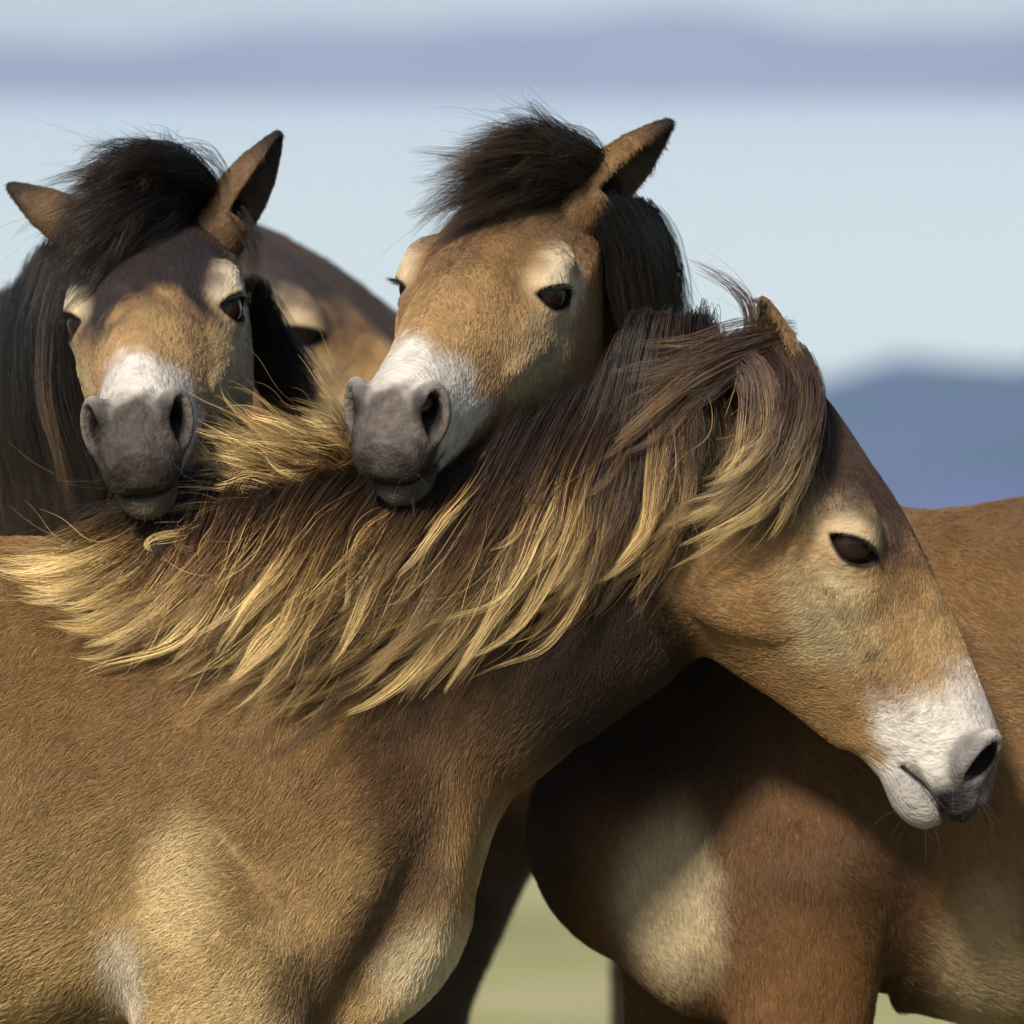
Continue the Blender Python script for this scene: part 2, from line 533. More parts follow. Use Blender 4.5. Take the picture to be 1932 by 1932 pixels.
def head_colour(L, st):
    """L: points in the head frame; st: settings of this pony"""
    u, v, wv = L[:, 0], L[:, 1], np.abs(L[:, 2])
    nz = vnoise(L, 38) - .5; n2 = vnoise(L + 3.1, 95) - .5; n3 = vnoise(L + 7.7, 17) - .5
    c = np.tile(np.array(st['cheek']), (len(L), 1)).astype(float)
    # paler under and behind the eye
    e = np.sqrt(((u - .262) / .085) ** 2 + ((v + .105) / .062) ** 2 + ((wv - .07) / .07) ** 2)
    c = mix(c, (.36, .285, .165), ss(1.15, .35, e + .4 * nz) * .85)
    # nose bridge warm tan
    c = mix(c, (.37, .235, .105), ss(.24, .33, u + .05 * nz) * ss(-.11, -.03, v) * .8)
    # dark forehead that runs down the front of the face
    dark = ss(.285 + st['low'], .155 + st['low'], u + .09 * nz + .03 * n2 + .35 * np.maximum(wv - .045, 0)) * ss(-.075, -.02, v + .02 * nz)
    strip = ss(.40, .20, u + .05 * nz) * ss(.032, .010, wv + .018 * nz) * ss(-.03, -.005, v)
    c = mix(c, st['forehead'], np.clip(np.maximum(dark, strip * .8) * st['dark'], 0, 1))
    # temple and back of the jaw
    c = mix(c, st['jaw'], ss(.13, .02, u + .06 * nz) * .85)
    c = mix(c, st['jaw'], ss(-.185, -.235, v + .03 * nz + .0 * u) * ss(.36, .28, u) * .55)
    c = mix(c, st['forehead'], ss(.20, .13, u + .05 * nz) * ss(-.15, -.08, v + .03 * nz) * st['temple'])
    # pale ring round the eye, heavier on the lid
    er = np.sqrt(((u - .209) * 1.0) ** 2 + ((v + .0535) * 1.15) ** 2 + ((wv - .080) * .55) ** 2)
    c = mix(c, (.37, .285, .17), ss(.052, .022, er / st['ring'] + .012 * nz + .10 * np.maximum(u - .21, 0)) * .85)
    bl = np.sqrt(((u - .178) / .045) ** 2 + ((v + .062) / .030) ** 2 + ((wv - .085) / .035) ** 2)
    c = mix(c, (.50, .42, .29), ss(1.2, .4, bl + .3 * nz) * min(.6, .15 + st['brow'] * .6))
    br = np.sqrt(((u - .192) / .038) ** 2 + ((v + .027) / .017) ** 2 + ((wv - .086) / .034) ** 2)
    c = mix(c, (.56, .47, .33), ss(1.25, .35, br + .35 * nz) * st['brow'])
    # skin of the lid margin
    e3 = np.sqrt((u - EYE_C[0]) ** 2 + (v - EYE_C[1]) ** 2 + (wv - EYE_C[2]) ** 2)
    E = np.stack([u, v, wv], 1) - EYE_C
    ea, eb, en = E @ _ea, E @ _eb, E @ _en
    up, lo, hl = .0140 * st['lid'], .0145, .0285
    ru = (hl ** 2 + up ** 2) / (2 * up); rl = (hl ** 2 + lo ** 2) / (2 * lo)
    alm = np.maximum(np.sqrt(ea ** 2 + (eb + ru - up) ** 2) - ru, np.sqrt(ea ** 2 + (eb - rl + lo) ** 2) - rl)
    c = mix(c, (.022, .016, .013), ss(.0048, .0012, alm) * (en > 0) * (e3 < .05))
    # mealy muzzle
    ub = .388 - .022 * ss(-.02, -.09, v) + .060 * ss(-.105, -.140, v)
    mz = ss(-.030, .026, u - ub + .040 * nz + .016 * n2)
    c = mix(c, (.50, .465, .43), mz)
    c = c * (1 - .22 * (mz * ss(.55, .85, vnoise(L + 1.7, 190))))[:, None]
    c = mix(c, (.46, .43, .41), ss(.44, .50, u) * ss(-.02, -.09, v) * mz * .5 + 0 * u)
    # grey skin between and round the nostrils and on the lips
    f = np.sqrt(((u - .500) / st['nose_u']) ** 2 + ((v + .055) / .062) ** 2 + (wv / .060) ** 2)
    c = mix(c, st['nose'], ss(1.28, .72, f + .40 * nz + .15 * n2))
    nd = np.sqrt(((u - .470) / .034) ** 2 + ((v + .043) / .038) ** 2 + ((wv - .044) / .028) ** 2)
    c = mix(c, st['nose'], ss(1.15, .75, nd + .2 * nz) * .85)
    c = mix(c, np.array(st['nose']) * .38, ss(-.042, -.088, v + .03 * nz + .02 * n2) * ss(.445, .490, u + .02 * nz) * ss(-.112, -.102, v) * st['lip'])
    c = c * (1 + 1.0 * ss(1.25, .9, f) * (.6 * (vnoise(L + 2.2, 230) - .5) + .5 * (vnoise(L + 5.2, 110) - .5)))[:, None]
    lip = ss(.010, .003, np.abs(v + .1085)) * ss(.43, .45, u)
    c = mix(c, (.035, .03, .028), lip * .9)
    c = mix(c, st['chin'], ss(-.099, -.112, v + .012 * nz) * ss(.425, .46, u) * .92)
    hole = np.sqrt(((u - .464) / .022) ** 2 + ((v + .044) / .024) ** 2 + ((wv - .034) / .015) ** 2)
    c = mix(c, (.012, .010, .010), ss(1.25, .9, hole))
    c *= (1 + .35 * n2 + .22 * n3)[:, None]
    return np.clip(c, .003, .9)


# ------------------------------------------------------------------ ponies
def ear_mesh(A, O, base, axis, opening, L, wid, curl=.0):
    """one ear in the head frame -> world vertices"""
    h = .0021
    ax = nrm(np.asarray(axis, float)); op = np.asarray(opening, float); op = nrm(op - ax * (op @ ax)); sd = np.cross(ax, op)
    E = np.stack([ax, op, sd], 1)
    lo, hi = (-.04, -.05, -.05), (L + .012, .05, .05)
    P, shp = grid(lo, hi, h)
    t = np.clip(P[:, 0] / L, 0, 1)
    rw = wid * np.interp(t, [0, .12, .35, .6, .82, .95, 1], [.98, 1.02, 1.0, .82, .48, .24, .12])
    rd = rw * np.interp(t, [0, .3, 1], [.95, .80, .75])
    off = -curl * t * t
    q1 = P[:, 1] - off
    k0 = np.sqrt((q1 / rd) ** 2 + (P[:, 2] / rw) ** 2)
    d = (k0 - 1) * np.minimum(rw, rd)
    end = np.maximum(P[:, 0] - L, -P[:, 0] - .035)
    d = smax(d, end, .006)
    ri = rw - .0042; rdi = rd
    k1 = np.sqrt(((q1 - rd * .62) / np.maximum(rdi, .001)) ** 2 + (P[:, 2] / np.maximum(ri * .92, .001)) ** 2)
    inner = (k1 - 1) * np.maximum(np.minimum(ri, rdi), .001)
    inner = np.maximum(inner, .016 - P[:, 0]); inner = np.maximum(inner, P[:, 0] - L * .93)
    d = smax(d, -inner, .004)
    V, F = surface_nets(d.reshape(shp).astype(np.float32), lo, h)
    tq = np.clip(V[:, 0] / L, 0, 1)
    rwq = wid * np.interp(tq, [0, .12, .35, .6, .82, .95, 1], [.98, 1.02, 1.0, .82, .48, .24, .12]); rdq = rwq * np.interp(tq, [0, .3, 1], [.95, .80, .75])
    kq = np.sqrt(((V[:, 1] + curl * tq * tq) / rdq) ** 2 + (V[:, 2] / rwq) ** 2)
    depth = np.stack([V[:, 0], ss(.97, .86, kq) * (V[:, 0] > .012) * (V[:, 0] < .93 * L), V[:, 2]], 1)
    loc = V @ E.T + np.asarray(base)
    return loc @ A.T + O, F[:, ::-1], depth


def body_fn(parts, k=.035):
    boxes = []
    for kind, args, kk in parts:
        if kind == 'loft':
            q = np.array(args[0]); r = q[:, 6:8].max(1, keepdims=True); lo, hi = (q[:, :3] - r).min(0), (q[:, :3] + r).max(0)
        elif kind == 'ell':
            r = max(args[1]); lo, hi = np.array(args[0]) - r, np.array(args[0]) + r
        else:
            r = max(args[2], args[3]); lo, hi = np.minimum(args[0], args[1]) - r, np.maximum(args[0], args[1]) + r
        boxes.append((lo.astype(np.float32), hi.astype(np.float32)))
    FN = {'loft': loft, 'ell': ellipsoid, 'cone': cone}

    def f(P):
        d = np.full(len(P), .16, np.float32)
        for (kind, args, kk), (lo, hi) in zip(parts, boxes):
            mg = .16 if kk >= 0 else .05
            m = np.flatnonzero(((P > lo - mg) & (P < hi + mg)).all(1))
            if not len(m):
                continue
            e = FN[kind](P[m], *args).astype(np.float32)
            if kk == 0:
                d[m] = np.minimum(d[m], e)
            elif kk < 0:
                d[m] = smax(d[m], -e, -kk)
            else:
                d[m] = smin(d[m], e, kk)
        return d
    return f


def flow_on(N, D):
    T = D - N * (D * N).sum(-1, keepdims=True)
    return nrm(T)


def sample_tris(V, F, n, wfn=None):
    T = np.concatenate([F[:, [0, 1, 2]], F[:, [0, 2, 3]]])
    a, b, c = V[T[:, 0]], V[T[:, 1]], V[T[:, 2]]
    cr = np.cross(b - a, c - a); ar = np.linalg.norm(cr, axis=1) / 2
    wgt = ar * (wfn((a + b + c) / 3, cr / (2 * ar[:, None] + 1e-12)) if wfn else 1)
    cdf = np.cumsum(wgt); tot = cdf[-1]
    i = np.searchsorted(cdf, rng.random(n) * tot); i = np.minimum(i, len(T) - 1)
    r1, r2 = np.sqrt(rng.random(n)), rng.random(n)
    P = (1 - r1)[:, None] * a[i] + (r1 * (1 - r2))[:, None] * b[i] + (r1 * r2)[:, None] * c[i]
    return P, T[i], np.stack([1 - r1, r1 * (1 - r2), r1 * r2], 1), float(tot)


def vert_normals(V, F):
    N = np.zeros_like(V)
    fn = np.cross(V[F[:, 2]] - V[F[:, 0]], V[F[:, 3]] - V[F[:, 1]])
    for j in range(4):
        np.add.at(N, F[:, j], fn)
    return nrm(N)


def view_weight(C, N):
    to = nrm(np.array([0, -DIST, CAM_Z]) - C)
    f = (N * to).sum(1)
    k = DIST / (DIST + C[:, 1])
    x = 966 + C[:, 0] * k / S; y = 150 + (CAM_Z - C[:, 2]) * k / S
    inn = (x > -160) & (x < PIC + 160) & (y > -160) & (y < PIC + 160)
    return np.where(inn, ss(-.55, -.05, f), 0) + .0


class Pony:
    def __init__(s, name, base, label, A, O, parts, bounds, colour, st, ears, flow, lid=1.0, voxel=.0085, hsc=1.0):
        st['lid'] = lid
        s.A, s.O, s.st, s.lid = A, np.asarray(O, float), st, lid
        s.root = bpy.data.objects.new('pony', None); s.root.empty_display_size = .2
        s.base = np.asarray(base, float); s.root.location = base
        link(s.root); tag(s.root, label, 'pony', 'ponies huddled together on the moor')
        bf = body_fn(parts)
        G, org = head_grid(lid)
        s.G, s.Gorg = G, org
        # fine head
        kk = .016
        At, Of = A.T.astype(np.float32), s.O.astype(np.float32)
        cutn = int((.30 - org[0]) / HH)
        dn = band_eval(lambda L: bf(L @ At + Of), org, (cutn,) + G.shape[1:], HH, 6)
        dh = G.copy()
        dh[:cutn] = smin(dh[:cutn], dn, kk)
        Vh, Fh = surface_nets(dh, org, HH)
        cu = Vh[Fh].mean(1)
        lo_c, hi_c = org + .006, org + HH * (np.array(G.shape) - 1) - .006
        inside = (cu[:, 0] > -.085) & (cu > lo_c).all(1) & (cu < hi_c).all(1)
        Vh, Fh = drop_unused(Vh, Fh[inside])
        # body
        shp = tuple(int((hi - lo) / voxel) + 1 for lo, hi in zip(*bounds))

        def full(P):
            d = bf(P)
            hs = sample_grid(G, org, HH, (P - Of) @ A)
            return np.where(hs < .19, smin(d, hs, kk), d).astype(np.float32)
        d = band_eval(full, bounds[0], shp, voxel, 5)
        Vb, Fb = surface_nets(d.reshape(shp), np.array(bounds[0]), voxel)
        cl = (Vb[Fb].mean(1) - s.O) @ A
        cut = (cl[:, 0] > -.080) & (cl > lo_c + .004).all(1) & (cl < hi_c - .004).all(1)
        Vb, Fb = drop_unused(Vb, Fb[~cut])
        Vw = Vh @ A.T + s.O
        Fh = Fh[:, ::-1]
        Vs, Fs, n = [Vb, Vw], [Fb, Fh + len(Vb)], len(Vb) + len(Vw)
        s.ear_inner = []
        for e in ears:
            Ve, Fe, dep = ear_mesh(A, s.O, *e)
            Vs.append(Ve); Fs.append(Fe + n); n += len(Ve)
            s.ear_inner.append((Ve, dep, e))
        s.V, s.F = np.concatenate(Vs), np.concatenate(Fs)
        s.N = vert_normals(s.V, s.F)
        s.colour_fn = colour
        s.flow = flow
        s.nb, s.nh = len(Vb), len(Vw)
        s.C = s.colours(s.V)
        o0 = s.nb + s.nh
        for Ve, dep, e in s.ear_inner:
            L_ = e[3]; t = np.clip(dep[:, 0] / L_, 0, 1)
            cc = np.tile(np.array(st['ear']), (len(Ve), 1)).astype(float)
            cc = mix(cc, (.015, .012, .011), st['ear_tip'] * ss(.50, .98, t + .1 * (vnoise(Ve, 60) - .5)))
            inn = dep[:, 1] * ss(.05, .2, t)
            cc = mix(cc, (.03, .022, .016), inn * .85)
            cc *= .62 * (1 + .5 * (vnoise(Ve, 120) - .5))[:, None]
            s.C[o0:o0 + len(Ve)] = cc; o0 += len(Ve)
        s.body = mesh_obj('body', s.V, s.F, M_SKIN, s.root, col=s.C, origin=s.base)
        # eyes
        for sd in (1, -1):
            c = A @ (EYE_C * (1, 1, sd)) + s.O
            s.eye(c, sd)

    def eye(s, c, sd):
        nu, nv = 40, 24
        V, F = [], []
        for i in range(nv + 1):
            for j in range(nu):
                a, b = math.pi * i / nv, 2 * math.pi * j / nu
                V.append(c + EYE_R * np.array([math.sin(a) * math.cos(b), math.sin(a) * math.sin(b), math.cos(a)]))
        for i in range(nv):
            for j in range(nu):
                F.append((i * nu + j, (i + 1) * nu + j, (i + 1) * nu + (j + 1) % nu, i * nu + (j + 1) % nu))
        e = mesh_obj('eye', np.array(V), np.array(F), M_EYE, s.root, origin=s.base)
        # lashes along the upper lid
        n = 90
        hl, up = .0285, .0140 * s.lid
        ru = (hl ** 2 + up ** 2) / (2 * up)
        x = np.linspace(-.9, .9, n) * hl + rng.normal(size=n) * .0005
        y = np.sqrt(np.maximum(ru ** 2 - x ** 2, 0)) - ru + up
        z = np.sqrt(np.maximum((EYE_R + .004) ** 2 - x ** 2 - y ** 2, 1e-6))
        R0 = x[:, None] * _ea + y[:, None] * _eb + z[:, None] * _en
        ln = (.010 + .007 * rng.random(n))[:, None]
        D = _en * .75 - _eb * .25 + .35 * (x / hl)[:, None] * _ea + rng.normal(size=(n, 3)) * .14
        t = np.linspace(0, 1, 5)[None, :, None]
        Q = R0[:, None] + ln[:, None] * (D[:, None] * t + _eb * .30 * t * t - _en * .1 * t * t)
        Q = (Q + EYE_C) * (1, 1, sd)
        Q = Q @ s.A.T + s.O
        o = curves_obj('eyelashes', Q, np.tile([.00022, .0002, .00017, .00012, .00004], (n, 1)), np.full((n, 5, 3), .012), M_MANE, e, origin=s.base)
        o['kind'] = 'stuff'

    def local(s, P):
        return (P - s.O) @ s.A

    def colours(s, P):
        L = s.local(P)
        hc = head_colour(L, s.st); bc = s.colour_fn(P)
        inb = ((L > HLO) & (L < HHI)).all(1)
        hs = sample_grid(s.G, s.Gorg, HH, L)
        f = ss(-.03, .05, L[:, 0] + .04 * (vnoise(P, 25) - .5)) * inb * ss(.014, .003, hs)
        return mix(bc, hc, f) * .66

    def fur(s, n, length=.0135, rad=.00026):
        P, T, bc, tot = sample_tris(s.V, s.F, n, view_weight)
        N = nrm((s.N[T] * bc[..., None]).sum(1))
        L = s.local(P)
        col = (s.C[T] * bc[..., None]).sum(1)
        inb = ((L > HLO) & (L < HHI)).all(1) & (T[:, 0] < s.nb + s.nh)
        hf = ss(-.05, .08, L[:, 0]) * inb
        muz = ss(.33, .44, L[:, 0]) * inb
        e3 = np.minimum(*[np.sqrt(((L - EYE_C * (1, 1, sd)) ** 2).sum(1)) for sd in (1, -1)])
        eyem = ss(.055, .034, e3)
        ln = length * (1 - .40 * hf) * (1 - .58 * muz) * (1 - .65 * eyem) * (.65 + .7 * rng.random(n))
        col[inb] = s.colours(P[inb] + rng.normal(size=(inb.sum(), 3)) * .004)
        D = s.flow(P)
        # on the head the hair lies from the forehead towards the muzzle, down and back on the jaw
        hd = np.stack([.9 - 1.7 * ss(-.06, -.2, L[:, 1]), -.6 + 0 * L[:, 0], .25 * np.sign(L[:, 2])], 1) @ s.A.T
        D = D * (1 - hf[:, None]) + hd * hf[:, None]
        D = D + .9 * (np.stack([vnoise(P + k * 5.3, 16) for k in range(3)], 1) - .5) + .55 * (np.stack([vnoise(P + k * 9.1, 55) for k in range(3)], 1) - .5)
        D = D + .22 * rng.normal(size=(n, 3))
        D = flow_on(N, D)
        lift = (.22 + .22 * rng.random(n))[:, None]
        k = 4
        t = np.linspace(0, 1, k)[None, :, None]
        Q = P[:, None] - N[:, None] * .001 + ln[:, None, None] * (D[:, None] * t + N[:, None] * lift[:, None] * (t - .45 * t * t))
        ear = T[:, 0] >= s.nb + s.nh
        Q[ear] = P[ear][:, None] + .45 * (Q[ear] - P[ear][:, None])
        alm = np.full(n, 1.0)
        for sd in (1, -1):
            e = L * (1, 1, sd) - EYE_C
            a, b, q = e @ _ea, e @ _eb, e @ _en
            up, lo, hl = .0140 * s.lid, .0145, .0285
            ru = (hl ** 2 + up ** 2) / (2 * up); rl = (hl ** 2 + lo ** 2) / (2 * lo)
            al = np.maximum(np.sqrt(a ** 2 + (b + ru - up) ** 2) - ru, np.sqrt(a ** 2 + (b - rl + lo) ** 2) - rl)
            alm = np.where((q > 0) & (np.sqrt((e ** 2).sum(1)) < .05), np.minimum(alm, al), alm)
        keep = (ln > .0011) & (alm > .0025)
        r = np.array([1, .95, .75, .25])[None] * rad * (.7 + .6 * rng.random(n))[:, None]
        tint = (.70 + .6 * rng.random(n))[:, None] * (.8 + .4 * vnoise(P, 210))[:, None]
        c = np.clip(col * tint, .003, .9)[:, None] * np.array([.70, .9, 1.1, 1.2])[None, :, None]
        o = curves_obj('coat', Q[keep], r[keep], np.clip(c[keep], 0, .95), M_COAT, s.root, origin=s.base)
        o['kind'] = 'stuff'


def whiskers(p, n=40):
    m = np.flatnonzero(np.arange(len(p.V)) >= p.nb)
    m = m[m < p.nb + p.nh]
    L = p.local(p.V[m])
    ok = (L[:, 0] > .43) & (L[:, 1] < -.06)
    i = rng.choice(m[ok], n)
    N, P = p.N[i], p.V[i]
    D = nrm(N + .35 * rng.normal(size=(n, 3)) + np.array([0, 0, -.25]))
    ln = (.010 + .022 * rng.random(n))[:, None, None]; t = np.linspace(0, 1, 5)[None, :, None]
    Q = P[:, None] + ln * (D[:, None] * t + np.array([0, 0, -.25]) * t * t)
    o = curves_obj('whiskers', Q, np.tile([.00011, .0001, .00008, .00006, .00003], (n, 1)), np.full((n, 5, 3), .05), M_MANE, p.root, origin=p.base)
    o['kind'] = 'stuff'


def strands(guides, q_root, spread, n_clump, per, klen=24, root_r=.006, tip_r=.002, wave=.006, rad=.0002, lenv=.25, stray=.04, cols=None, jit=.012, tipfan=.0, slen=.35, seed=0):
    """guides: list of (m, 3) world polylines ordered along the root line. Returns strands, radii, colours."""
    r = np.random.default_rng(seed)
    G = np.stack([catmull(g, klen) for g in guides])           # g, k, 3
    ng = len(G)
    q = r.random(n_clump) * (ng - 1); i = np.minimum(q.astype(int), ng - 2); f = (q - i)[:, None, None]
    C = G[i] * (1 - f) + G[i + 1] * f
    t = np.linspace(0, 1, klen)
    # random length of each clump
    Lf = 1 - lenv * r.random(n_clump)
    idx = np.clip(Lf[:, None] * t[None] * (klen - 1), 0, klen - 1.001); ii = idx.astype(int); ff = (idx - ii)[..., None]
    C = np.take_along_axis(C, ii[..., None], 1) * (1 - ff) + np.take_along_axis(C, np.minimum(ii + 1, klen - 1)[..., None], 1) * ff
    C = C + r.normal(size=(n_clump, 1, 3)) * jit * (.4 + .6 * t[None, :, None]) + r.normal(size=(n_clump, 1, 3)) * tipfan * (t[None, :, None] ** 2)
    ph = r.random((n_clump, 3, 2)) * 6.28; am = r.random((n_clump, 3, 2))
    for m in range(3):
        w_ = am[:, m, 0][:, None] * np.sin(t[None] * 6 + ph[:, m, 0][:, None]) + .5 * am[:, m, 1][:, None] * np.sin(t[None] * 13 + ph[:, m, 1][:, None])
        C[:, :, m] += wave * w_ * t[None]
    # strands in the clump
    o = r.normal(size=(n_clump, per, 1, 3)); o /= np.maximum(1, np.linalg.norm(o, axis=-1, keepdims=True) / 1.3)
    env = root_r * (1 - t) + tip_r * t + .35 * root_r * np.sin(t * 3.14)
    st_ = C[:, None] + o * env[None, None, :, None]
    # strand-level waviness and strays
    ph = r.random((n_clump, per, 1, 3)) * 6.28; fr = 4 + 8 * r.random((n_clump, per, 1, 3))
    st_ = st_ + .0012 * np.sin(t[None, None, :, None] * fr + ph) * t[None, None, :, None]
    sm = (r.random((n_clump, per, 1, 1)) < stray)
    st_ = st_ + sm * r.normal(size=(n_clump, per, 1, 3)) * .022 * (t ** 1.5)[None, None, :, None]
    n = n_clump * per
    st_ = st_.reshape(n, klen, 3)
    lf = 1 - slen * r.random(n) ** 1.5
    ix = np.clip(lf[:, None] * t[None] * (klen - 1), 0, klen - 1.001); ii = ix.astype(int); ff = (ix - ii)[..., None]
    rows = np.arange(n)[:, None]
    st_ = st_[rows, ii] * (1 - ff) + st_[rows, ii + 1] * ff
    rr = (rad * (.7 + .6 * r.random(n)))[:, None] * (1 - .85 * t ** 3)[None]
    cl = np.repeat(r.random(n_clump), per); s1 = r.random(n)
    col = cols(t[None, :], cl[:, None], s1[:, None], st_)
    return st_, rr, col


def hair(pony, name, chunks, mat=None):
    P = np.concatenate([c[0] for c in chunks]); R = np.concatenate([c[1] for c in chunks]); C = np.concatenate([c[2] for c in chunks])
    return curves_obj(name, P, R, np.clip(C * .62, .002, .95), mat or M_MANE, pony.root, origin=pony.base)
# ------------------------------------------------------------------ the four ponies
def legs(pairs):
    """pairs: (elbow/stifle, knee/hock, fetlock, toe, radii)"""
    out = []
    for a, b, c, d_, r in pairs:
        out += [('cone', (a, b, r[0], r[1]), .05), ('ell', (b, (r[1] * 1.08, r[1] * 1.05, r[1] * 1.3)), .02),
                ('cone', (b, c, r[1] * .78, r[2]), .02), ('ell', (c, (r[2] * 1.25,) * 3), .015), ('cone', (c, d_, r[2] * .95, r[2] * 1.25), .015)]
    return out


def hooves(p, feet):
    for f in feet:
        V, F = [], []
        n = 20
        for z, r, dx in ((0, .058, 0), (.012, .057, 0), (.05, .045, -.006), (.062, .036, -.008)):
            for j in range(n):
                a = 2 * math.pi * j / n
                V.append((f[0] + p.fx * dx + r * math.cos(a), f[1] + p.fy * dx + r * math.sin(a), z))
        for i in range(3):
            for j in range(n):
                F.append((i * n + j, i * n + (j + 1) % n, (i + 1) * n + (j + 1) % n, (i + 1) * n + j))
        for ring in (0, 3):
            for j in range(0, n - 2, 2):
                F.append((ring * n, ring * n + j + 1, ring * n + j + 2, ring * n + (j + 3) % n) if ring else (ring * n + (j + 3) % n, ring * n + j + 2, ring * n + j + 1, ring * n))
        mesh_obj('hoof', np.array(V), np.array(F), M_HOOF, p.root, origin=p.base)


def base_brown(P, brown, pale, dark, zlo=.70, zhi=.86):
    n1, n2, n3 = vnoise(P, 9) - .5, vnoise(P + 4, 34) - .5, vnoise(P + 8, 3.5) - .5
    c = np.tile(np.array(brown), (len(P), 1)).astype(float)
    c = mix(c, np.array(dark), np.clip(.35 + 1.6 * n3 + .6 * n1, 0, 1) * .30)
    c = mix(c, np.array(pale), ss(zhi, zlo, P[:, 2] + .10 * n1))
    return c * (1 + .30 * n2 + .25 * n1)[:, None]


def blob(P, c, r, soft=.45):
    q = np.sqrt((((P - np.asarray(c)) / np.asarray(r)) ** 2).sum(1))
    return ss(1 + soft, 1 - soft, q + .25 * (vnoise(P, 22) - .5))


class DepthMap:
    """nearest surface of a pony towards the viewer, in its own side plane"""
    def __init__(s, V, h=.012):
        s.h = h; s.lo = V[:, [0, 2]].min(0) - .2
        n = np.ceil((V[:, [0, 2]].max(0) + .2 - s.lo) / h).astype(int) + 1
        M = np.full(n, np.inf)
        i = ((V[:, [0, 2]] - s.lo) / h).astype(int)
        np.minimum.at(M, (i[:, 0], i[:, 1]), V[:, 1])
        for _ in range(12):
            p = np.pad(M, 1, constant_values=np.inf)
            nb = np.stack([p[:-2, 1:-1], p[2:, 1:-1], p[1:-1, :-2], p[1:-1, 2:]])
            k = np.isfinite(nb)
            av = np.where(k.any(0), np.where(k, nb, 0).sum(0) / np.maximum(k.sum(0), 1), np.inf)
            M = np.where(np.isfinite(M), M, av + .004)
        s.M = np.where(np.isfinite(M), M, 0)

    def __call__(s, x, z):
        i = np.clip(((np.stack([x, z], -1) - s.lo) / s.h).astype(int), 0, np.array(s.M.shape) - 1)
        return s.M[i[..., 0], i[..., 1]]


def gd(pts, Y):
    """guide line through picture places with depths Y"""
    return np.array([at(x, y, d_) for (x, y), d_ in zip(pts, Y)])


ST = dict(cheek=(.235, .138, .060), forehead=(.055, .038, .032), jaw=(.10, .052, .024), ear=(.13, .07, .03), nose=(.135, .115, .115), dark=1.0, nose_u=.045, chin=(.20, .185, .165), ear_tip=1.0, lip=.85, ring=1.0, temple=.3, low=0.0, brow=.85)

# ---- front pony: seen from its right side, head to the right
A1 = frame((.484, -.03, -.875), (.875, 0.0, .484)); O1 = at(1500, 640, 0)
parts1 = [
    ('loft', ([(-1.72, 0, .98, 0, 0, 1, .16, .13), (-1.5, 0, .965, 0, 0, 1, .235, .21), (-1.2, 0, .925, 0, 0, 1, .262, .245), (-.85, 0, .92, 0, 0, 1, .268, .245),
               (-.5, 0, .925, 0, 0, 1, .268, .205), (-.28, 0, .905, 0, 0, 1, .225, .175), (-.17, 0, .865, 0, 0, 1, .165, .135)],), 0),
    ('loft', ([(-.2275, 0, 1.02, -.70, 0, .71, .238, .165), (-.125, 0, 1.058, -.61, 0, .79, .190, .132), (.0125, 0, 1.117, -.414, 0, .91, .146, .104),
               (.12, 0, 1.182, -.2, 0, .98, .133, .080), (.205, 0, 1.245, -.05, 0, 1, .115, .058), (.255, 0, 1.30, .1, 0, 1, .085, .048)],), .05),
    ('ell', ((-.235, -.098, .900), (.225, .145, .086), frame((.50, 0, -.86), (.86, 0, .50))), .07),     # shoulder blade and upper arm
    ('ell', ((-.235, .098, .900), (.225, .145, .086), frame((.50, 0, -.86), (.86, 0, .50))), .07),
    ('ell', ((-.314, -.150, .825), (.130, .072, .070), frame((.12, 0, -.99), (.99, 0, .12))), .014),        # triceps
    ('ell', ((-.312, .135, .825), (.125, .072, .066), frame((.12, 0, -.99), (.99, 0, .12))), .035),
    ('ell', ((-.287, -.166, .712), (.105, .072, .066), frame((.05, 0, -1), (1, 0, .05))), .012),            # forearm muscle
    ('ell', ((-.175, -.090, .785), (.080, .066, .066)), .035),                                           # point of the shoulder
    ('ell', ((-.175, .090, .785), (.080, .066, .066)), .035),
    ('ell', ((-.118, -.058, .780), (.095, .058, .056), frame((.6, 0, .8), (-.8, 0, .6))), .016),          # breast
    ('ell', ((-.118, .058, .780), (.095, .058, .056), frame((.6, 0, .8), (-.8, 0, .6))), .016),
    ('cone', ((-.205, -.185, .735), (-.225, -.170, .66), .006, .014), -.02),                               # fold between breast and foreleg
    ('cone', ((-.050, -.148, .930), (-.165, -.168, .72), .020, .028), -.030),                               # groove in front of the shoulder
    ('cone', ((-.405, -.222, .88), (-.392, -.185, .66), .014, .026), -.035),                                # crease behind the elbow
] + legs([((-.30, -.150, .77), (-.280, -.14, .40), (-.275, -.125, .14), (-.25, -.125, .045), (.092, .046, .032)),
          ((-.23, .12, .76), (-.17, .12, .40), (-.18, .12, .14), (-.15, .12, .045), (.085, .045, .032)),
          ((-1.50, -.14, .80), (-1.62, -.13, .47), (-1.60, -.13, .15), (-1.57, -.13, .045), (.13, .05, .034)),
          ((-1.45, .14, .80), (-1.50, .13, .47), (-1.48, .13, .15), (-1.45, .13, .045), (.13, .05, .034))])


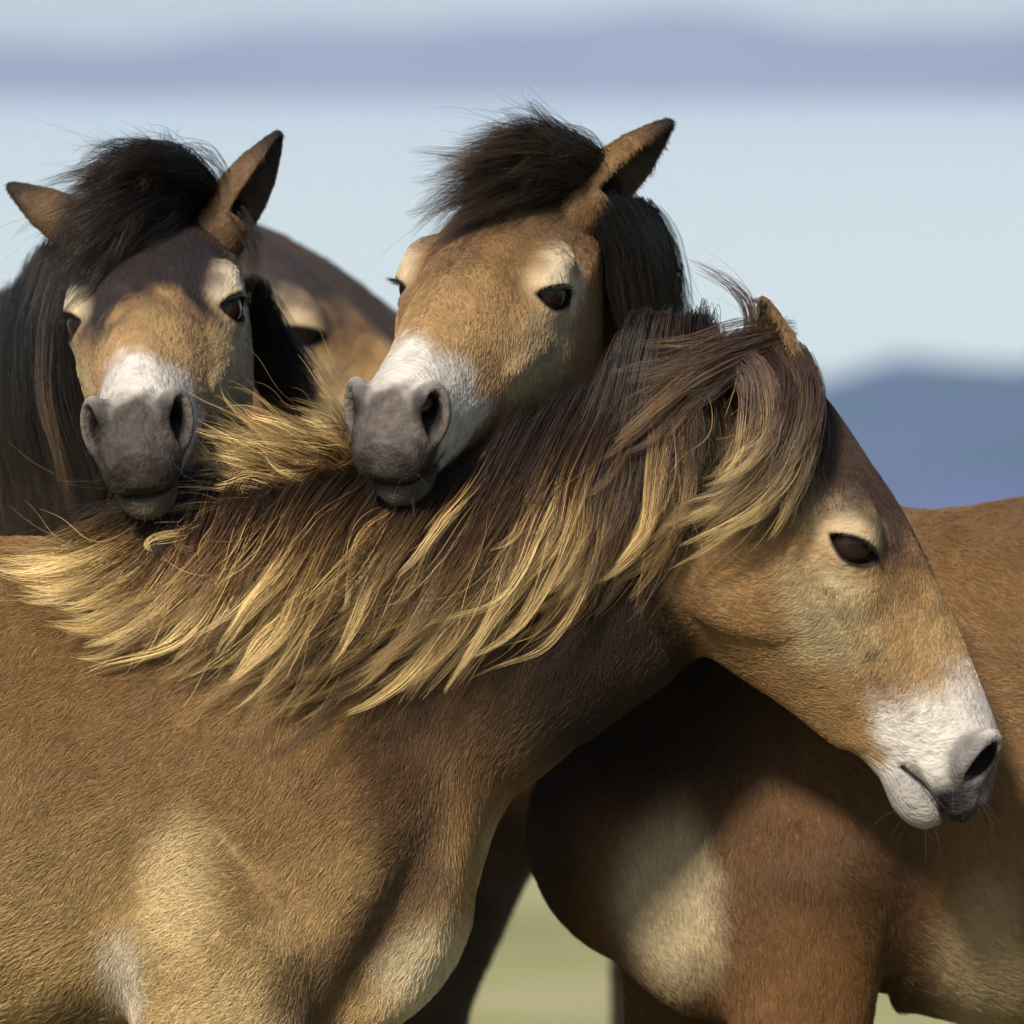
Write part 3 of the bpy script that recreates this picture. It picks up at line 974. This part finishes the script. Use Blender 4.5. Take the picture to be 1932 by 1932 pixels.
def col1(P):
    c = base_brown(P, (.215, .122, .049), (.46, .315, .138), (.098, .053, .023), .66, 1.0)
    x, z = P[:, 0], P[:, 2]
    c = mix(c, (.56, .42, .215), blob(P, (-.332, -.2, .850), (.042, .12, .070)) * .85)
    c = mix(c, (.36, .255, .12), blob(P, (-.27, -.2, .70), (.10, .12, .10)) * .7)
    c = mix(c, (.54, .39, .19), ss(.80, .74, z + .04 * (vnoise(P, 18) - .5)) * ss(-.375, -.355, x) * ss(-.19, -.23, x) * .7)  # pale foreleg, lightened further in colour to stand in for lit relief
    c = mix(c, (.10, .060, .032), blob(P, (-.435, -.2, .700), (.050, .15, .050)) * .8)  # shade on the belly behind the elbow, painted into the coat
    c = mix(c, (.50, .44, .35), blob(P, (-.390, -.2, .765), (.026, .12, .055)) * .8)
    c = mix(c, (.105, .056, .028), blob(P, (.02, -.1, 1.06), (.16, .2, .12)) * .75)
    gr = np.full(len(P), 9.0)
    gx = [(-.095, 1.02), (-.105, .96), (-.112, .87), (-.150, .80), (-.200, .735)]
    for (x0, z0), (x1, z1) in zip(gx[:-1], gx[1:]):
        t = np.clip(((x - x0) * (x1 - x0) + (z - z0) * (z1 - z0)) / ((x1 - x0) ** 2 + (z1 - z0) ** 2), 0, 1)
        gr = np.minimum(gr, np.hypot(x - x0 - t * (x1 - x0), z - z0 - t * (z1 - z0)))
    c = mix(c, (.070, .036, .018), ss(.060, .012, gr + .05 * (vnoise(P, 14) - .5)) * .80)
    c = mix(c, (.54, .46, .30), blob(P, (-.075, -.05, .755), (.06, .2, .055)) * .85)
    c = mix(c, (.45, .37, .22), blob(P, (-.005, -.0, .86), (.03, .2, .05)) * .5)
    c = mix(c, (.015, .009, .006), ss(-.11, .07, x + .05 * (vnoise(P, 12) - .5)) * ss(.93, 1.03, z + .3 * x) * .92)  # neck beside the jaw: shade of the mane painted into the coat
    return c


def flow1(P):
    f = ss(-.35, -.05, P[:, 0])[:, None]
    return np.array([-.75, 0, -.65]) * (1 - f) + np.array([-.45, 0, -.85]) * f


el1 = lambda sx, d_, o_: (A1.T @ np.array(d_), A1.T @ np.array(o_))
ears1 = [((.045, -.030, -.048), A1.T @ np.array((-.30, -.22, .88)), A1.T @ np.array((-.3, -.6, -.3)), .108, .024, .004),
         ((.045, -.050, .050), A1.T @ np.array((-.60, .70, .25)), A1.T @ np.array((-.3, .6, -.6)), .115, .024, .004)]
st1 = dict(ST, ear=(.22, .13, .06), ear_tip=.5, chin=(.26, .245, .235), forehead=(.036, .021, .014), low=.01, cheek=(.225, .130, .055), dark=1.25, lip=1.2, ring=.80, temple=.75, brow=.10, nose_u=.028, nose=(.10, .092, .095))
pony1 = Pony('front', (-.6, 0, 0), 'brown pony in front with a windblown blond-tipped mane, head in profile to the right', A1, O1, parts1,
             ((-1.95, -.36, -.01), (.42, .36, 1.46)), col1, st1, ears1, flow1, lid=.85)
pony1.fx, pony1.fy = -1, 0

# ---- second pony: stands behind, body to the right, head laid over the front pony's neck
A2 = frame((-.3382, -.8086, -.4815), (-.1556, -.4565, .876)); O2 = np.array((.0314, .2288, 1.595))
Y2 = .34
n2 = A2 @ np.array((.02, -.095, 0)) + O2
parts2 = [
    ('loft', ([(1.78, Y2, .98, 0, 0, 1, .16, .13), (1.55, Y2, .965, 0, 0, 1, .245, .21), (1.25, Y2, .935, 0, 0, 1, .305, .245), (.9, Y2, .932, 0, 0, 1, .305, .25),
               (.6, Y2, .922, 0, 0, 1, .300, .225), (.38, Y2, .92, 0, 0, 1, .25, .19), (.22, Y2, .875, 0, 0, 1, .19, .16), (.15, Y2, .845, 0, 0, 1, .14, .13)],), 0),
    ('loft', ([(.31, Y2, .99, .6, 0, .8, .235, .15), (.18, .345, 1.17, .75, 0, .66, .185, .110), (.085, .325, 1.33, .85, .2, .5, .128, .090), (.05, .285, 1.44, .8, .4, .4, .108, .078),
               tuple(n2) + (.8, .4, .4, .08, .066)],), .05),
    ('ell', ((.33, Y2 - .10, .88), (.20, .12, .085), frame((-.5, 0, -.86), (-.86, 0, .5))), .03),
    ('ell', ((.33, Y2 + .10, .88), (.20, .12, .085), frame((-.5, 0, -.86), (-.86, 0, .5))), .03),
    ('ell', ((.180, Y2 - .070, .800), (.150, .095, .075), frame((-.45, 0, .89), (.89, 0, .45))), .03),
    ('ell', ((.180, Y2 + .070, .800), (.150, .095, .075), frame((-.45, 0, .89), (.89, 0, .45))), .03),
    ('cone', ((.215, Y2 - .165, .80), (.275, Y2 - .150, .66), .005, .014), -.02),
    ('cone', ((.425, Y2 - .225, .85), (.41, Y2 - .20, .68), .010, .018), -.045),
] + legs([((.315, Y2 - .145, .82), (.30, Y2 - .135, .40), (.30, Y2 - .13, .14), (.28, Y2 - .13, .045), (.090, .046, .032)),
          ((.20, Y2 + .12, .78), (.185, Y2 + .12, .40), (.185, Y2 + .12, .14), (.165, Y2 + .12, .045), (.082, .046, .032)),
          ((1.55, Y2 - .14, .80), (1.66, Y2 - .13, .47), (1.64, Y2 - .13, .15), (1.61, Y2 - .13, .045), (.13, .05, .034)),
          ((1.50, Y2 + .14, .80), (1.56, Y2 + .13, .47), (1.54, Y2 + .13, .15), (1.51, Y2 + .13, .045), (.13, .05, .034))])


def col2(P):
    c = base_brown(P, (.185, .104, .044), (.29, .20, .095), (.09, .048, .021), .60, .74)
    x, y, z = P.T
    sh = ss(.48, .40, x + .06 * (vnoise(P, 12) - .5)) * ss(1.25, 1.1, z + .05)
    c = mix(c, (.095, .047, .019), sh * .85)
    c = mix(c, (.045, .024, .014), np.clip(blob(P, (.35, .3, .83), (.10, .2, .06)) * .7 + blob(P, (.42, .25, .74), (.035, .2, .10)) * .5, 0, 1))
    c = mix(c, (.50, .41, .26), blob(P, (.165, .2, .80), (.055, .25, .095)) * .85)
    c = mix(c, (.045, .024, .014), ss(.085, .050, x) * ss(1.0, .9, z) * .85)  # shade along the front edge of the chest, painted in
    c = mix(c, (.165, .082, .031), blob(P, (.31, .2, .70), (.07, .2, .10)) * .7)
    c = mix(c, (.38, .30, .165), blob(P, (.50, .25, .74), (.05, .2, .09)) * .75)
    c = mix(c, (.018, .011, .008), ss(.33, .20, x + .05 * (vnoise(P, 10) - .5)) * ss(.86, .97, z + .05 * (vnoise(P, 13) - .5)) * .9)  # shade behind the front pony's neck, painted over neck and upper chest
    c = mix(c, (.035, .020, .013), ss(1.12, 1.32, z) * .85)
    c = mix(c, (.12, .062, .028), blob(P, (.06, .28, 1.40), (.06, .12, .16)) * .6)
    c = mix(c, (.02, .013, .010), ss(.10, .065, x) * ss(.9, .8, z) * .0)
    return c


def flow2(P):
    f = ss(.5, .3, P[:, 0])[:, None]
    return np.array([.78, 0, -.6]) * (1 - f) + np.array([.3, 0, -.9]) * f


ears2 = [((.056, -.030, .066), A2.T @ np.array((.73, .15, .63)), A2.T @ np.array((.74, -.52, -.42)), .130, .036, .006),
         ((.050, -.030, -.050), A2.T @ np.array((.15, .9, -.35)), A2.T @ np.array((-.6, .2, -.45)), .085, .02, .004)]
st2 = dict(ST, cheek=(.195, .112, .048), forehead=(.10, .058, .035), dark=.62, nose_u=.052, jaw=(.085, .043, .02), ear=(.16, .092, .040), nose=(.078, .065, .060), chin=(.030, .027, .026), lip=1.1)
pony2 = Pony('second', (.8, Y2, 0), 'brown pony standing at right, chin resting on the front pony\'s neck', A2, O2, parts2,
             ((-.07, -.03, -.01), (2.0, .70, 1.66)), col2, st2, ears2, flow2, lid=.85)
pony2.fx, pony2.fy = 1, 0

# ---- third pony: dark maned, faces the viewer at left
A3 = frame((-.0173, -.9055, -.424), (-.1328, -.4183, .8986)); O3 = np.array((-.3802, .2786, 1.5560))
n3 = A3 @ np.array((.02, -.095, 0)) + O3
parts3 = [
    ('loft', ([(-1.20, 2.45, .98, 0, 0, 1, .16, .13), (-1.12, 2.2, .965, 0, 0, 1, .24, .21), (-.98, 1.85, .935, 0, 0, 1, .27, .245), (-.82, 1.45, .93, 0, 0, 1, .27, .24),
               (-.70, 1.15, .92, 0, 0, 1, .25, .20), (-.64, .98, .875, 0, 0, 1, .19, .16)],), 0),
    ('loft', ([(-.68, 1.10, 1.02, 0, .55, .83, .25, .15), (-.57, .86, 1.21, 0, .65, .76, .19, .12), (-.47, .62, 1.36, 0, .7, .7, .14, .095), (-.41, .43, 1.44, 0, .6, .8, .112, .08),
               tuple(n3) + (0, .4, .9, .08, .066)],), .05),
    ('ell', ((-.80, 1.15, .90), (.075, .13, .20)), .04), ('ell', ((-.55, 1.15, .90), (.075, .13, .20)), .04),
] + legs([((-.78, 1.15, .78), (-.76, 1.10, .40), (-.76, 1.10, .14), (-.76, 1.07, .045), (.082, .046, .032)),
          ((-.56, 1.12, .78), (-.54, 1.05, .40), (-.54, 1.05, .14), (-.54, 1.02, .045), (.082, .046, .032)),
          ((-1.25, 2.2, .80), (-1.26, 2.35, .47), (-1.26, 2.32, .15), (-1.26, 2.29, .045), (.13, .05, .034)),
          ((-.98, 2.15, .80), (-1.0, 2.25, .47), (-1.0, 2.22, .15), (-1.0, 2.19, .045), (.13, .05, .034))])


def col3(P):
    return base_brown(P, (.055, .036, .025), (.10, .065, .035), (.02, .015, .012), .6, .75)


ears3 = [((.056, -.030, .066), A3.T @ np.array((.58, .12, .78)), A3.T @ np.array((.86, -.40, -.1)), .122, .036, .012),
         ((.056, -.030, -.066), A3.T @ np.array((-.80, .30, .44)), A3.T @ np.array((-.6, .7, -.2)), .125, .030, .004)]
st3 = dict(ST, cheek=(.165, .097, .045), forehead=(.022, .017, .018), low=.05, dark=1.3, nose_u=.060, jaw=(.07, .04, .022), ear=(.10, .058, .03), nose=(.046, .037, .033), chin=(.055, .046, .038), lip=.9)
pony3 = Pony('third', (-.9, 1.6, 0), 'dark-faced pony with a long black mane facing the camera at left', A3, O3, parts3,
             ((-1.5, .1, -.01), (-.2, 2.65, 1.62)), col3, st3, ears3, lambda P: np.tile(np.array([-.2, .5, -.8]), (len(P), 1)), lid=1.15, voxel=.011)
pony3.fx, pony3.fy = -.3, -1

# ---- fourth pony: farthest, half hidden, eye almost shut
A4 = frame((.735, -.10, -.669), (.669, 0, .743))
Y4 = 1.05
O4 = at(565, 635, Y4 - .09) - A4 @ np.array((.2145, -.058, -.087)); 
n4 = A4 @ np.array((.02, -.10, 0)) + O4
parts4 = [
    ('loft', ([(.35, 2.95, .98, 0, 0, 1, .16, .13), (.30, 2.7, .965, 0, 0, 1, .24, .21), (.20, 2.35, .935, 0, 0, 1, .27, .245), (.08, 1.95, .93, 0, 0, 1, .27, .24),
               (-.02, 1.6, .92, 0, 0, 1, .25, .20), (-.06, 1.42, .875, 0, 0, 1, .19, .16)],), 0),
    ('loft', ([(-.03, 1.58, 1.02, 0, .55, .83, .25, .15), (-.13, 1.40, 1.19, 0, .65, .76, .18, .12), (-.23, 1.25, 1.33, -.3, .7, .6, .13, .095), (-.30, 1.14, 1.40, -.5, .5, .7, .105, .08),
               tuple(n4) + (-.5, .2, .8, .08, .066)],), .05),
    ('ell', ((-.14, 1.58, .90), (.075, .13, .20)), .04), ('ell', ((.10, 1.58, .90), (.075, .13, .20)), .04),
] + legs([((.02, 1.50, .92), (-.115, 1.38, .50), (-.16, 1.36, .16), (-.16, 1.33, .045), (.105, .052, .034)),
          ((-.17, 1.6, .78), (-.20, 1.6, .40), (-.20, 1.6, .14), (-.20, 1.57, .045), (.082, .046, .032)),
          ((.17, 2.7, .80), (.18, 2.85, .47), (.18, 2.82, .15), (.18, 2.79, .045), (.13, .05, .034)),
          ((.43, 2.65, .80), (.42, 2.75, .47), (.42, 2.72, .15), (.42, 2.69, .045), (.13, .05, .034))])


def col4(P):
    return base_brown(P, (.07, .04, .022), (.035, .022, .014), (.03, .02, .014), .7, .95)


ears4 = [((.045, -.022, -.058), A4.T @ np.array((-.70, -.30, .25)), A4.T @ np.array((-.3, -.6, -.6)), .11, .024, .004),
         ((.045, -.050, .050), A4.T @ np.array((-.72, .40, .25)), A4.T @ np.array((-.3, .6, -.6)), .11, .024, .004)]
st4 = dict(ST, cheek=(.17, .095, .042), forehead=(.035, .026, .024), dark=1.2, nose_u=.045, ring=.72, temple=.6, brow=.12)
pony4 = Pony('fourth', (.1, 2.1, 0), 'half-hidden pony at the back with its eye nearly shut, between the two facing heads', A4, O4, parts4,
             ((-.6, .75, -.01), (.65, 3.15, 1.6)), col4, st4, ears4, lambda P: np.tile(np.array([.1, .4, -.8]), (len(P), 1)), lid=.5, voxel=.011)
pony4.fx, pony4.fy = .1, -1

hooves(pony1, [(-.25, -.125), (-.15, .12), (-1.57, -.13), (-1.45, .13)])
hooves(pony2, [(.28, Y2 - .13), (.165, Y2 + .12), (1.61, Y2 - .13), (1.51, Y2 + .13)])
hooves(pony3, [(-.76, 1.07), (-.54, 1.02), (-1.26, 2.29), (-1.0, 2.19)])
hooves(pony4, [(-.16, 1.33), (-.20, 1.57), (.18, 2.79), (.42, 2.69)])
# ------------------------------------------------------------------ coats
FUR = 1.0
pony1.fur(int(420000 * FUR)); pony2.fur(int(320000 * FUR)); pony3.fur(int(130000 * FUR), length=.010); pony4.fur(int(60000 * FUR))


for _p in (pony1, pony2, pony3):
    whiskers(_p)


# ------------------------------------------------------------------ manes and forelocks
def ramp(t, stops):
    xs = [a for a, _ in stops]; cs = np.array([c for _, c in stops])
    return np.stack([np.interp(t, xs, cs[:, k]) for k in range(3)], -1)


def blond(t, cl, s1, P):
    tt = np.clip(t * 1.08 - .17 + .50 * (cl - .5) + .10 * (s1 - .5) - .13 * ss(0, .2, P[..., 0]), 0, 1)
    c = ramp(tt, [(0, (.022, .012, .007)), (.35, (.070, .036, .016)), (.60, (.19, .104, .039)), (.80, (.41, .27, .105)), (1, (.70, .51, .23))])
    left = ss(.05, -.30, P[..., 0])
    c = c * (1 + .25 * left[..., None])
    return c * (.65 + .6 * s1)[..., None] * (.55 + .9 * cl)[..., None]


def brownhair(t, cl, s1, P):
    tt = np.clip(t + .3 * (cl - .5), 0, 1)
    c = ramp(tt, [(0, (.034, .022, .017)), (.45, (.085, .053, .038)), (.78, (.15, .092, .046)), (1, (.52, .38, .17))])
    return c * (.6 + .7 * s1)[..., None] * (.55 + .9 * cl)[..., None]


def black(t, cl, s1, P):
    c = ramp(np.clip(t + 0 * s1, 0, 1), [(0, (.007, .006, .006)), (.6, (.011, .009, .008)), (1, (.034, .023, .016))])
    return c * (.5 + .9 * s1)[..., None] * (.6 + .8 * cl)[..., None]


def darkbrown(t, cl, s1, P):
    c = ramp(np.clip(t + .4 * (cl - .5) + 0 * s1, 0, 1), [(0, (.016, .012, .011)), (.6, (.03, .022, .018)), (1, (.10, .065, .04))])
    return c * (.5 + .9 * s1)[..., None]


DM = DepthMap(pony1.V[:pony1.nb + pony1.nh][np.abs(pony1.V[:pony1.nb + pony1.nh, 1]) < .4])


_cv = pony1.V[:pony1.nb + pony1.nh]; _cv = _cv[(np.abs(_cv[:, 1]) < .06) & (_cv[:, 2] > 1.1)]


def crest(x):
    m = np.abs(_cv[:, 0] - x) < .02
    return np.array([x, 0.0, _cv[m, 2].max() if m.any() else 1.2])


def over_crest(g, fwd=.02):
    """start a guide on the crest of the neck so that the hair falls over it"""
    c = crest(g[0][0] + fwd)
    return np.concatenate([[c + (0, .006, -.006), c + (-.3 * fwd, -.012, .009)], g[1:]])


def lay(pts, lift, Yroot=None):
    """lay a guide over the near side of the front pony, lift metres off its coat"""
    pts = catmull(np.array(pts, float), 9)
    lift = np.interp(np.linspace(0, 1, 9), np.linspace(0, 1, len(lift)), lift)
    out = []
    for j, ((x, y), l) in enumerate(zip(pts, lift)):
        p = at(x, y, 0); Y = float(DM(p[0], p[2])) - l
        Y = min(Y, .02)
        out.append(Y)
    out = np.array(out)
    out = np.convolve(np.pad(out, 1, mode='edge'), [.25, .5, .25], 'valid')
    return np.array([at(x, y, Y) for (x, y), Y in zip(pts, out)])


MANE1 = [[(255, 972), (180, 985), (90, 1018), (0, 1035), (-60, 1038)],
         [(285, 985), (210, 1030), (130, 1064), (60, 1072), (-10, 1058)],
         [(330, 990), (270, 1060), (190, 1120), (120, 1150), (45, 1146)],
         [(380, 980), (320, 1080), (260, 1150), (190, 1185), (125, 1178)],
         [(430, 965), (390, 1070), (320, 1160), (230, 1205), (150, 1208)],
         [(480, 950), (450, 1060), (380, 1170), (310, 1228), (255, 1248)],
         [(540, 940), (520, 1060), (450, 1170), (370, 1235), (285, 1262)],
         [(590, 935), (570, 1060), (500, 1180), (430, 1265), (385, 1315)],
         [(640, 935), (620, 1060), (560, 1180), (470, 1280), (400, 1338)],
         [(700, 945), (680, 1080), (610, 1200), (530, 1295), (455, 1356)],
         [(760, 945), (740, 1080), (680, 1190), (600, 1290), (500, 1370)],
         [(820, 935), (800, 1070), (730, 1190), (650, 1285), (560, 1358)],
         [(880, 915), (860, 1050), (790, 1170), (700, 1265), (600, 1345)],
         [(940, 890), (930, 1030), (870, 1150), (780, 1240), (680, 1320)],
         [(1000, 855), (990, 1000), (940, 1130), (850, 1225), (720, 1340)],
         [(1050, 825), (1045, 970), (1000, 1100), (920, 1205), (775, 1385)],
         [(1100, 795), (1100, 940), (1060, 1070), (980, 1175), (850, 1260)],
         [(1150, 770), (1155, 910), (1120, 1040), (1050, 1145), (900, 1222)],
         [(1200, 742), (1210, 880), (1180, 1010), (1110, 1115), (980, 1195)],
         [(1260, 715), (1280, 840), (1250, 970), (1180, 1070), (1080, 1150)],
         [(1320, 695), (1350, 800), (1330, 920), (1260, 1010), (1190, 1070)]]
for _i, _g in enumerate(MANE1):
    if 4 < _i < 19:
        _w = min(1, (_i - 4) / 4, (19 - _i) / 2)
        for _k, _d in enumerate(((35, 0), (-22, -12), (-34, -10), (-48, -8), (-75, -22))):
            _g[_k] = (_g[_k][0] + _w * _d[0], _g[_k][1] + _w * _d[1])
g_lo = [over_crest(lay(g, (.004, .010, .012, .010, .006))) for g in MANE1]
g_hi = [over_crest(lay(g, (.006, .026, .030, .024, .014))) for g in MANE1]
short = [g[:7] for g in g_lo]
FRONT = [[(1370, 672), (1435, 725), (1440, 830), (1370, 920), (1255, 960)],
         [(1420, 655), (1480, 722), (1470, 850), (1390, 940), (1250, 1000)],
         [(1460, 650), (1515, 732), (1500, 860), (1410, 960), (1225, 1028)],
         [(1500, 660), (1535, 752), (1510, 880), (1430, 970), (1290, 1035)],
         [(1515, 690), (1540, 782), (1510, 900), (1450, 965), (1400, 1010)]]
FRONT = [[(x - 8 - 26 * min(1, k / 2), y) for k, (x, y) in enumerate(g)] for g in FRONT]
g_fr = [lay(g, (.010, .030, .040, .040, .030)) for g in FRONT]
SWEEP = [[(1490, 628), (1400, 636), (1310, 660), (1220, 676), (1130, 684)],
         [(1475, 640), (1380, 668), (1290, 715), (1210, 780), (1150, 840)],
         [(1450, 658), (1360, 715), (1280, 780), (1210, 850), (1130, 890)]]
g_sw = [lay(g, (.012, .025, .035, .045, .05)) for g in SWEEP]
TUFT = [[(720, 915), (640, 822), (550, 785), (478, 752)], [(715, 935), (610, 850), (490, 812), (370, 790)],
        [(690, 950), (570, 885), (455, 855), (362, 825)], [(640, 950), (530, 905), (430, 885), (340, 868)], [(560, 950), (480, 930), (410, 920), (345, 905)]]
g_tu = [gd(g, (.02, -.03, -.05, -.05)) for g in TUFT]
c1 = [strands(short, 0, 0, 300, 30, cols=lambda t, c, s, P: darkbrown(t, c, s, P) * 1.2, root_r=.012, tip_r=.010, jit=.012, lenv=.3, seed=1),
      strands(g_lo[3:], 0, 0, 200, 60, cols=lambda t, c, s, P: blond(np.clip(t - .22, 0, 1), c, s, P) * .6, root_r=.011, tip_r=.0024, jit=.014, lenv=.45, wave=.011, tipfan=.012, stray=.05, seed=2),  # under layer: shade beneath the top locks put into a darker colour
      strands(g_hi[3:], 0, 0, 112, 90, cols=blond, root_r=.011, tip_r=.0013, jit=.012, lenv=.36, wave=.012, tipfan=.012, stray=.04, slen=.45, seed=3),
      strands(g_hi[2:], 0, 0, 80, 22, cols=lambda t, c, s, P: blond(np.clip(t + .12, 0, 1), c, s, P), root_r=.006, tip_r=.0008, jit=.018, lenv=.5, wave=.017, tipfan=.022, stray=.15, seed=33),
      strands(g_hi, 0, 0, 140, 2, cols=lambda t, c, s, P: blond(np.clip(t + .10, 0, 1), c, s, P), root_r=.012, tip_r=.012, jit=.020, lenv=.6, wave=.022, tipfan=.035, stray=.5, seed=34),
      strands(g_hi[:4], 0, 0, 34, 42, cols=lambda t, c, s, P: blond(np.clip(t * .8 + .35, 0, 1), c, s, P), root_r=.008, tip_r=.003, jit=.006, lenv=.2, seed=4),
      strands(g_tu, 0, 0, 120, 18, cols=lambda t, c, s, P: blond(np.clip(t * 1.1 + .05, 0, 1), c, s, P), root_r=.007, tip_r=.0008, jit=.016, lenv=.65, tipfan=.022, wave=.010, stray=.1, seed=5)]
hair(pony1, 'mane', c1)
c2 = [strands(g_fr, 0, 0, 58, 70, cols=brownhair, root_r=.008, tip_r=.0014, jit=.009, lenv=.40, wave=.009, tipfan=.010, stray=.06, slen=.45, seed=6),
      strands(g_sw, 0, 0, 30, 40, cols=lambda t, c, s, P: brownhair(t * .72, c, s, P), root_r=.008, tip_r=.0012, jit=.010, lenv=.5, tipfan=.012, seed=7),
      strands([gd([(1405, 668), (1412, 590), (1375, 532), (1285, 482)], (-.06, -.06, -.06, -.06)), gd([(1408, 668), (1415, 592), (1382, 538), (1275, 480)], (-.06, -.06, -.06, -.06))], 0, 0, 7, 12, cols=lambda t, c, s, P: brownhair(t * .6, c, s, P) * 1.2, root_r=.004, tip_r=.0025, jit=.003, wave=.003, lenv=.15, stray=.05, seed=8),
      strands([gd([(1470, 600), (1450, 578), (1425, 568), (1400, 572)], (-.05,) * 4)] * 2, 0, 0, 3, 25, cols=lambda t, c, s, P: brownhair(t * .7, c, s, P), root_r=.003, tip_r=.001, jit=.001, wave=.001, lenv=.2, seed=9)]
hair(pony1, 'forelock', c2)

# second pony
F2 = [[(1150, 378), (1105, 300), (1030, 262), (960, 247), (900, 257)], [(1140, 380), (1085, 308), (995, 280), (910, 290), (838, 305)],
      [(1130, 384), (1060, 328), (970, 312), (880, 332), (788, 380)], [(1115, 390), (1040, 352), (950, 348), (870, 372), (800, 425)],
      [(1095, 395), (1020, 374), (940, 378), (870, 402), (785, 455)]]
g2 = [gd(g, (.20, .15, .10, .06, .05)) for g in F2]
hair(pony2, 'forelock', [strands(g2, 0, 0, 170, 55, cols=lambda t, c, s, P: darkbrown(t, c, s, P) * .7, root_r=.010, tip_r=.0022, jit=.009, lenv=.5, wave=.010, stray=.08, tipfan=.016, seed=11)])
M2 = [[(1150, 400), (1185, 470), (1200, 560), (1215, 650), (1235, 730)], [(1180, 400), (1215, 470), (1230, 560), (1245, 650), (1262, 730)],
      [(1205, 405), (1238, 475), (1250, 560), (1268, 640), (1290, 720)]]
g2m = [gd(g, Y) for g, Y in zip(M2, ((.15, .16, .17, .19, .21), (.21, .22, .24, .26, .28), (.29, .31, .34, .37, .38)))]
hair(pony2, 'mane', [strands(g2m, 0, 0, 130, 60, cols=black, root_r=.014, tip_r=.006, jit=.008, lenv=.25, wave=.006, stray=.08, seed=12)])

# third pony
F3 = [[(405, 385), (350, 312), (280, 287), (220, 297), (150, 332)], [(395, 388), (320, 332), (240, 327), (170, 352), (85, 400)],
      [(385, 392), (310, 362), (230, 372), (160, 422), (85, 500)], [(378, 402), (300, 392), (220, 422), (150, 492), (98, 585)],
      [(380, 412), (310, 417), (232, 452), (165, 512), (108, 610)]]
g3 = [gd(g, (.25, .18, .13, .11, .13)) for g in F3]
g3b = [gd([(410, 385), (440, 400), (462, 450), (470, 520)], (.25, .21, .19, .19)), gd([(420, 380), (455, 420), (478, 480), (482, 560)], (.27, .25, .24, .24))]
hair(pony3, 'forelock', [strands(g3, 0, 0, 190, 55, cols=black, root_r=.011, tip_r=.0022, jit=.010, lenv=.5, wave=.010, stray=.08, tipfan=.018, seed=13),
                         strands(g3b, 0, 0, 16, 30, cols=black, root_r=.007, tip_r=.003, jit=.006, lenv=.6, seed=14)])
M3 = [[(140, 470), (108, 590), (112, 740), (150, 890), (180, 1040)], [(105, 490), (72, 620), (80, 780), (110, 900), (125, 1040)],
      [(65, 555), (30, 680), (40, 800), (60, 920), (65, 1040)], [(20, 585), (-8, 700), (0, 820), (10, 920), (12, 1040)], [(-30, 600), (-60, 710), (-50, 820), (-40, 920), (-40, 1040)]]
g3m = [gd(g, Y) for g, Y in zip(M3, ((.28, .26, .25, .25, .25), (.36, .35, .34, .34, .34), (.46, .45, .44, .44, .44), (.58, .56, .54, .52, .5), (.66, .64, .62, .6, .6)))]
N3 = [[(475, 540), (482, 620), (495, 700), (520, 800)], [(480, 570), (505, 650), (535, 720), (570, 800)], [(482, 590), (525, 665), (565, 725), (605, 800)]]
g3n = [gd(g, (.38, .40, .40, .40)) for g in N3]
hair(pony3, 'mane', [strands(g3m, 0, 0, 330, 60, cols=black, root_r=.014, tip_r=.006, jit=.014, lenv=.15, wave=.007, stray=.05, seed=15),
                     strands(g3m, 0, 0, 60, 26, cols=lambda t, c, s, P: darkbrown(t, c, s, P) * 1.3, root_r=.006, tip_r=.003, jit=.02, lenv=.2, wave=.008, stray=.05, seed=16),
                     strands(g3n, 0, 0, 110, 60, cols=black, root_r=.012, tip_r=.006, jit=.008, lenv=.2, seed=17)])


# tails
def tail(p, top, back, cols, seed):
    top, back = np.array(top, float), np.array(back, float)
    sd = np.array([-back[1], back[0], 0])
    gs = [np.array([top + o * sd, top + o * sd * 1.3 + back * .09 + (0, 0, -.05), top + o * sd * 1.8 + back * .13 + (0, 0, -.30), top + o * sd * 1.6 + back * .11 + (0, 0, -.62), top + o * sd + back * .10 + (0, 0, -.85)]) for o in (-.035, 0, .035)]
    hair(p, 'tail', [strands(gs, 0, 0, 60, 40, cols=cols, root_r=.014, tip_r=.006, jit=.012, lenv=.3, wave=.008, seed=seed)])


tail(pony1, (-1.80, 0, 1.06), (-1, 0, 0), darkbrown, 41)
tail(pony2, (1.86, Y2, 1.06), (1, 0, 0), darkbrown, 42)
tail(pony3, (-1.23, 2.54, 1.06), (-.3, .95, 0), black, 43)
tail(pony4, (.37, 3.04, 1.06), (.2, .98, 0), black, 44)
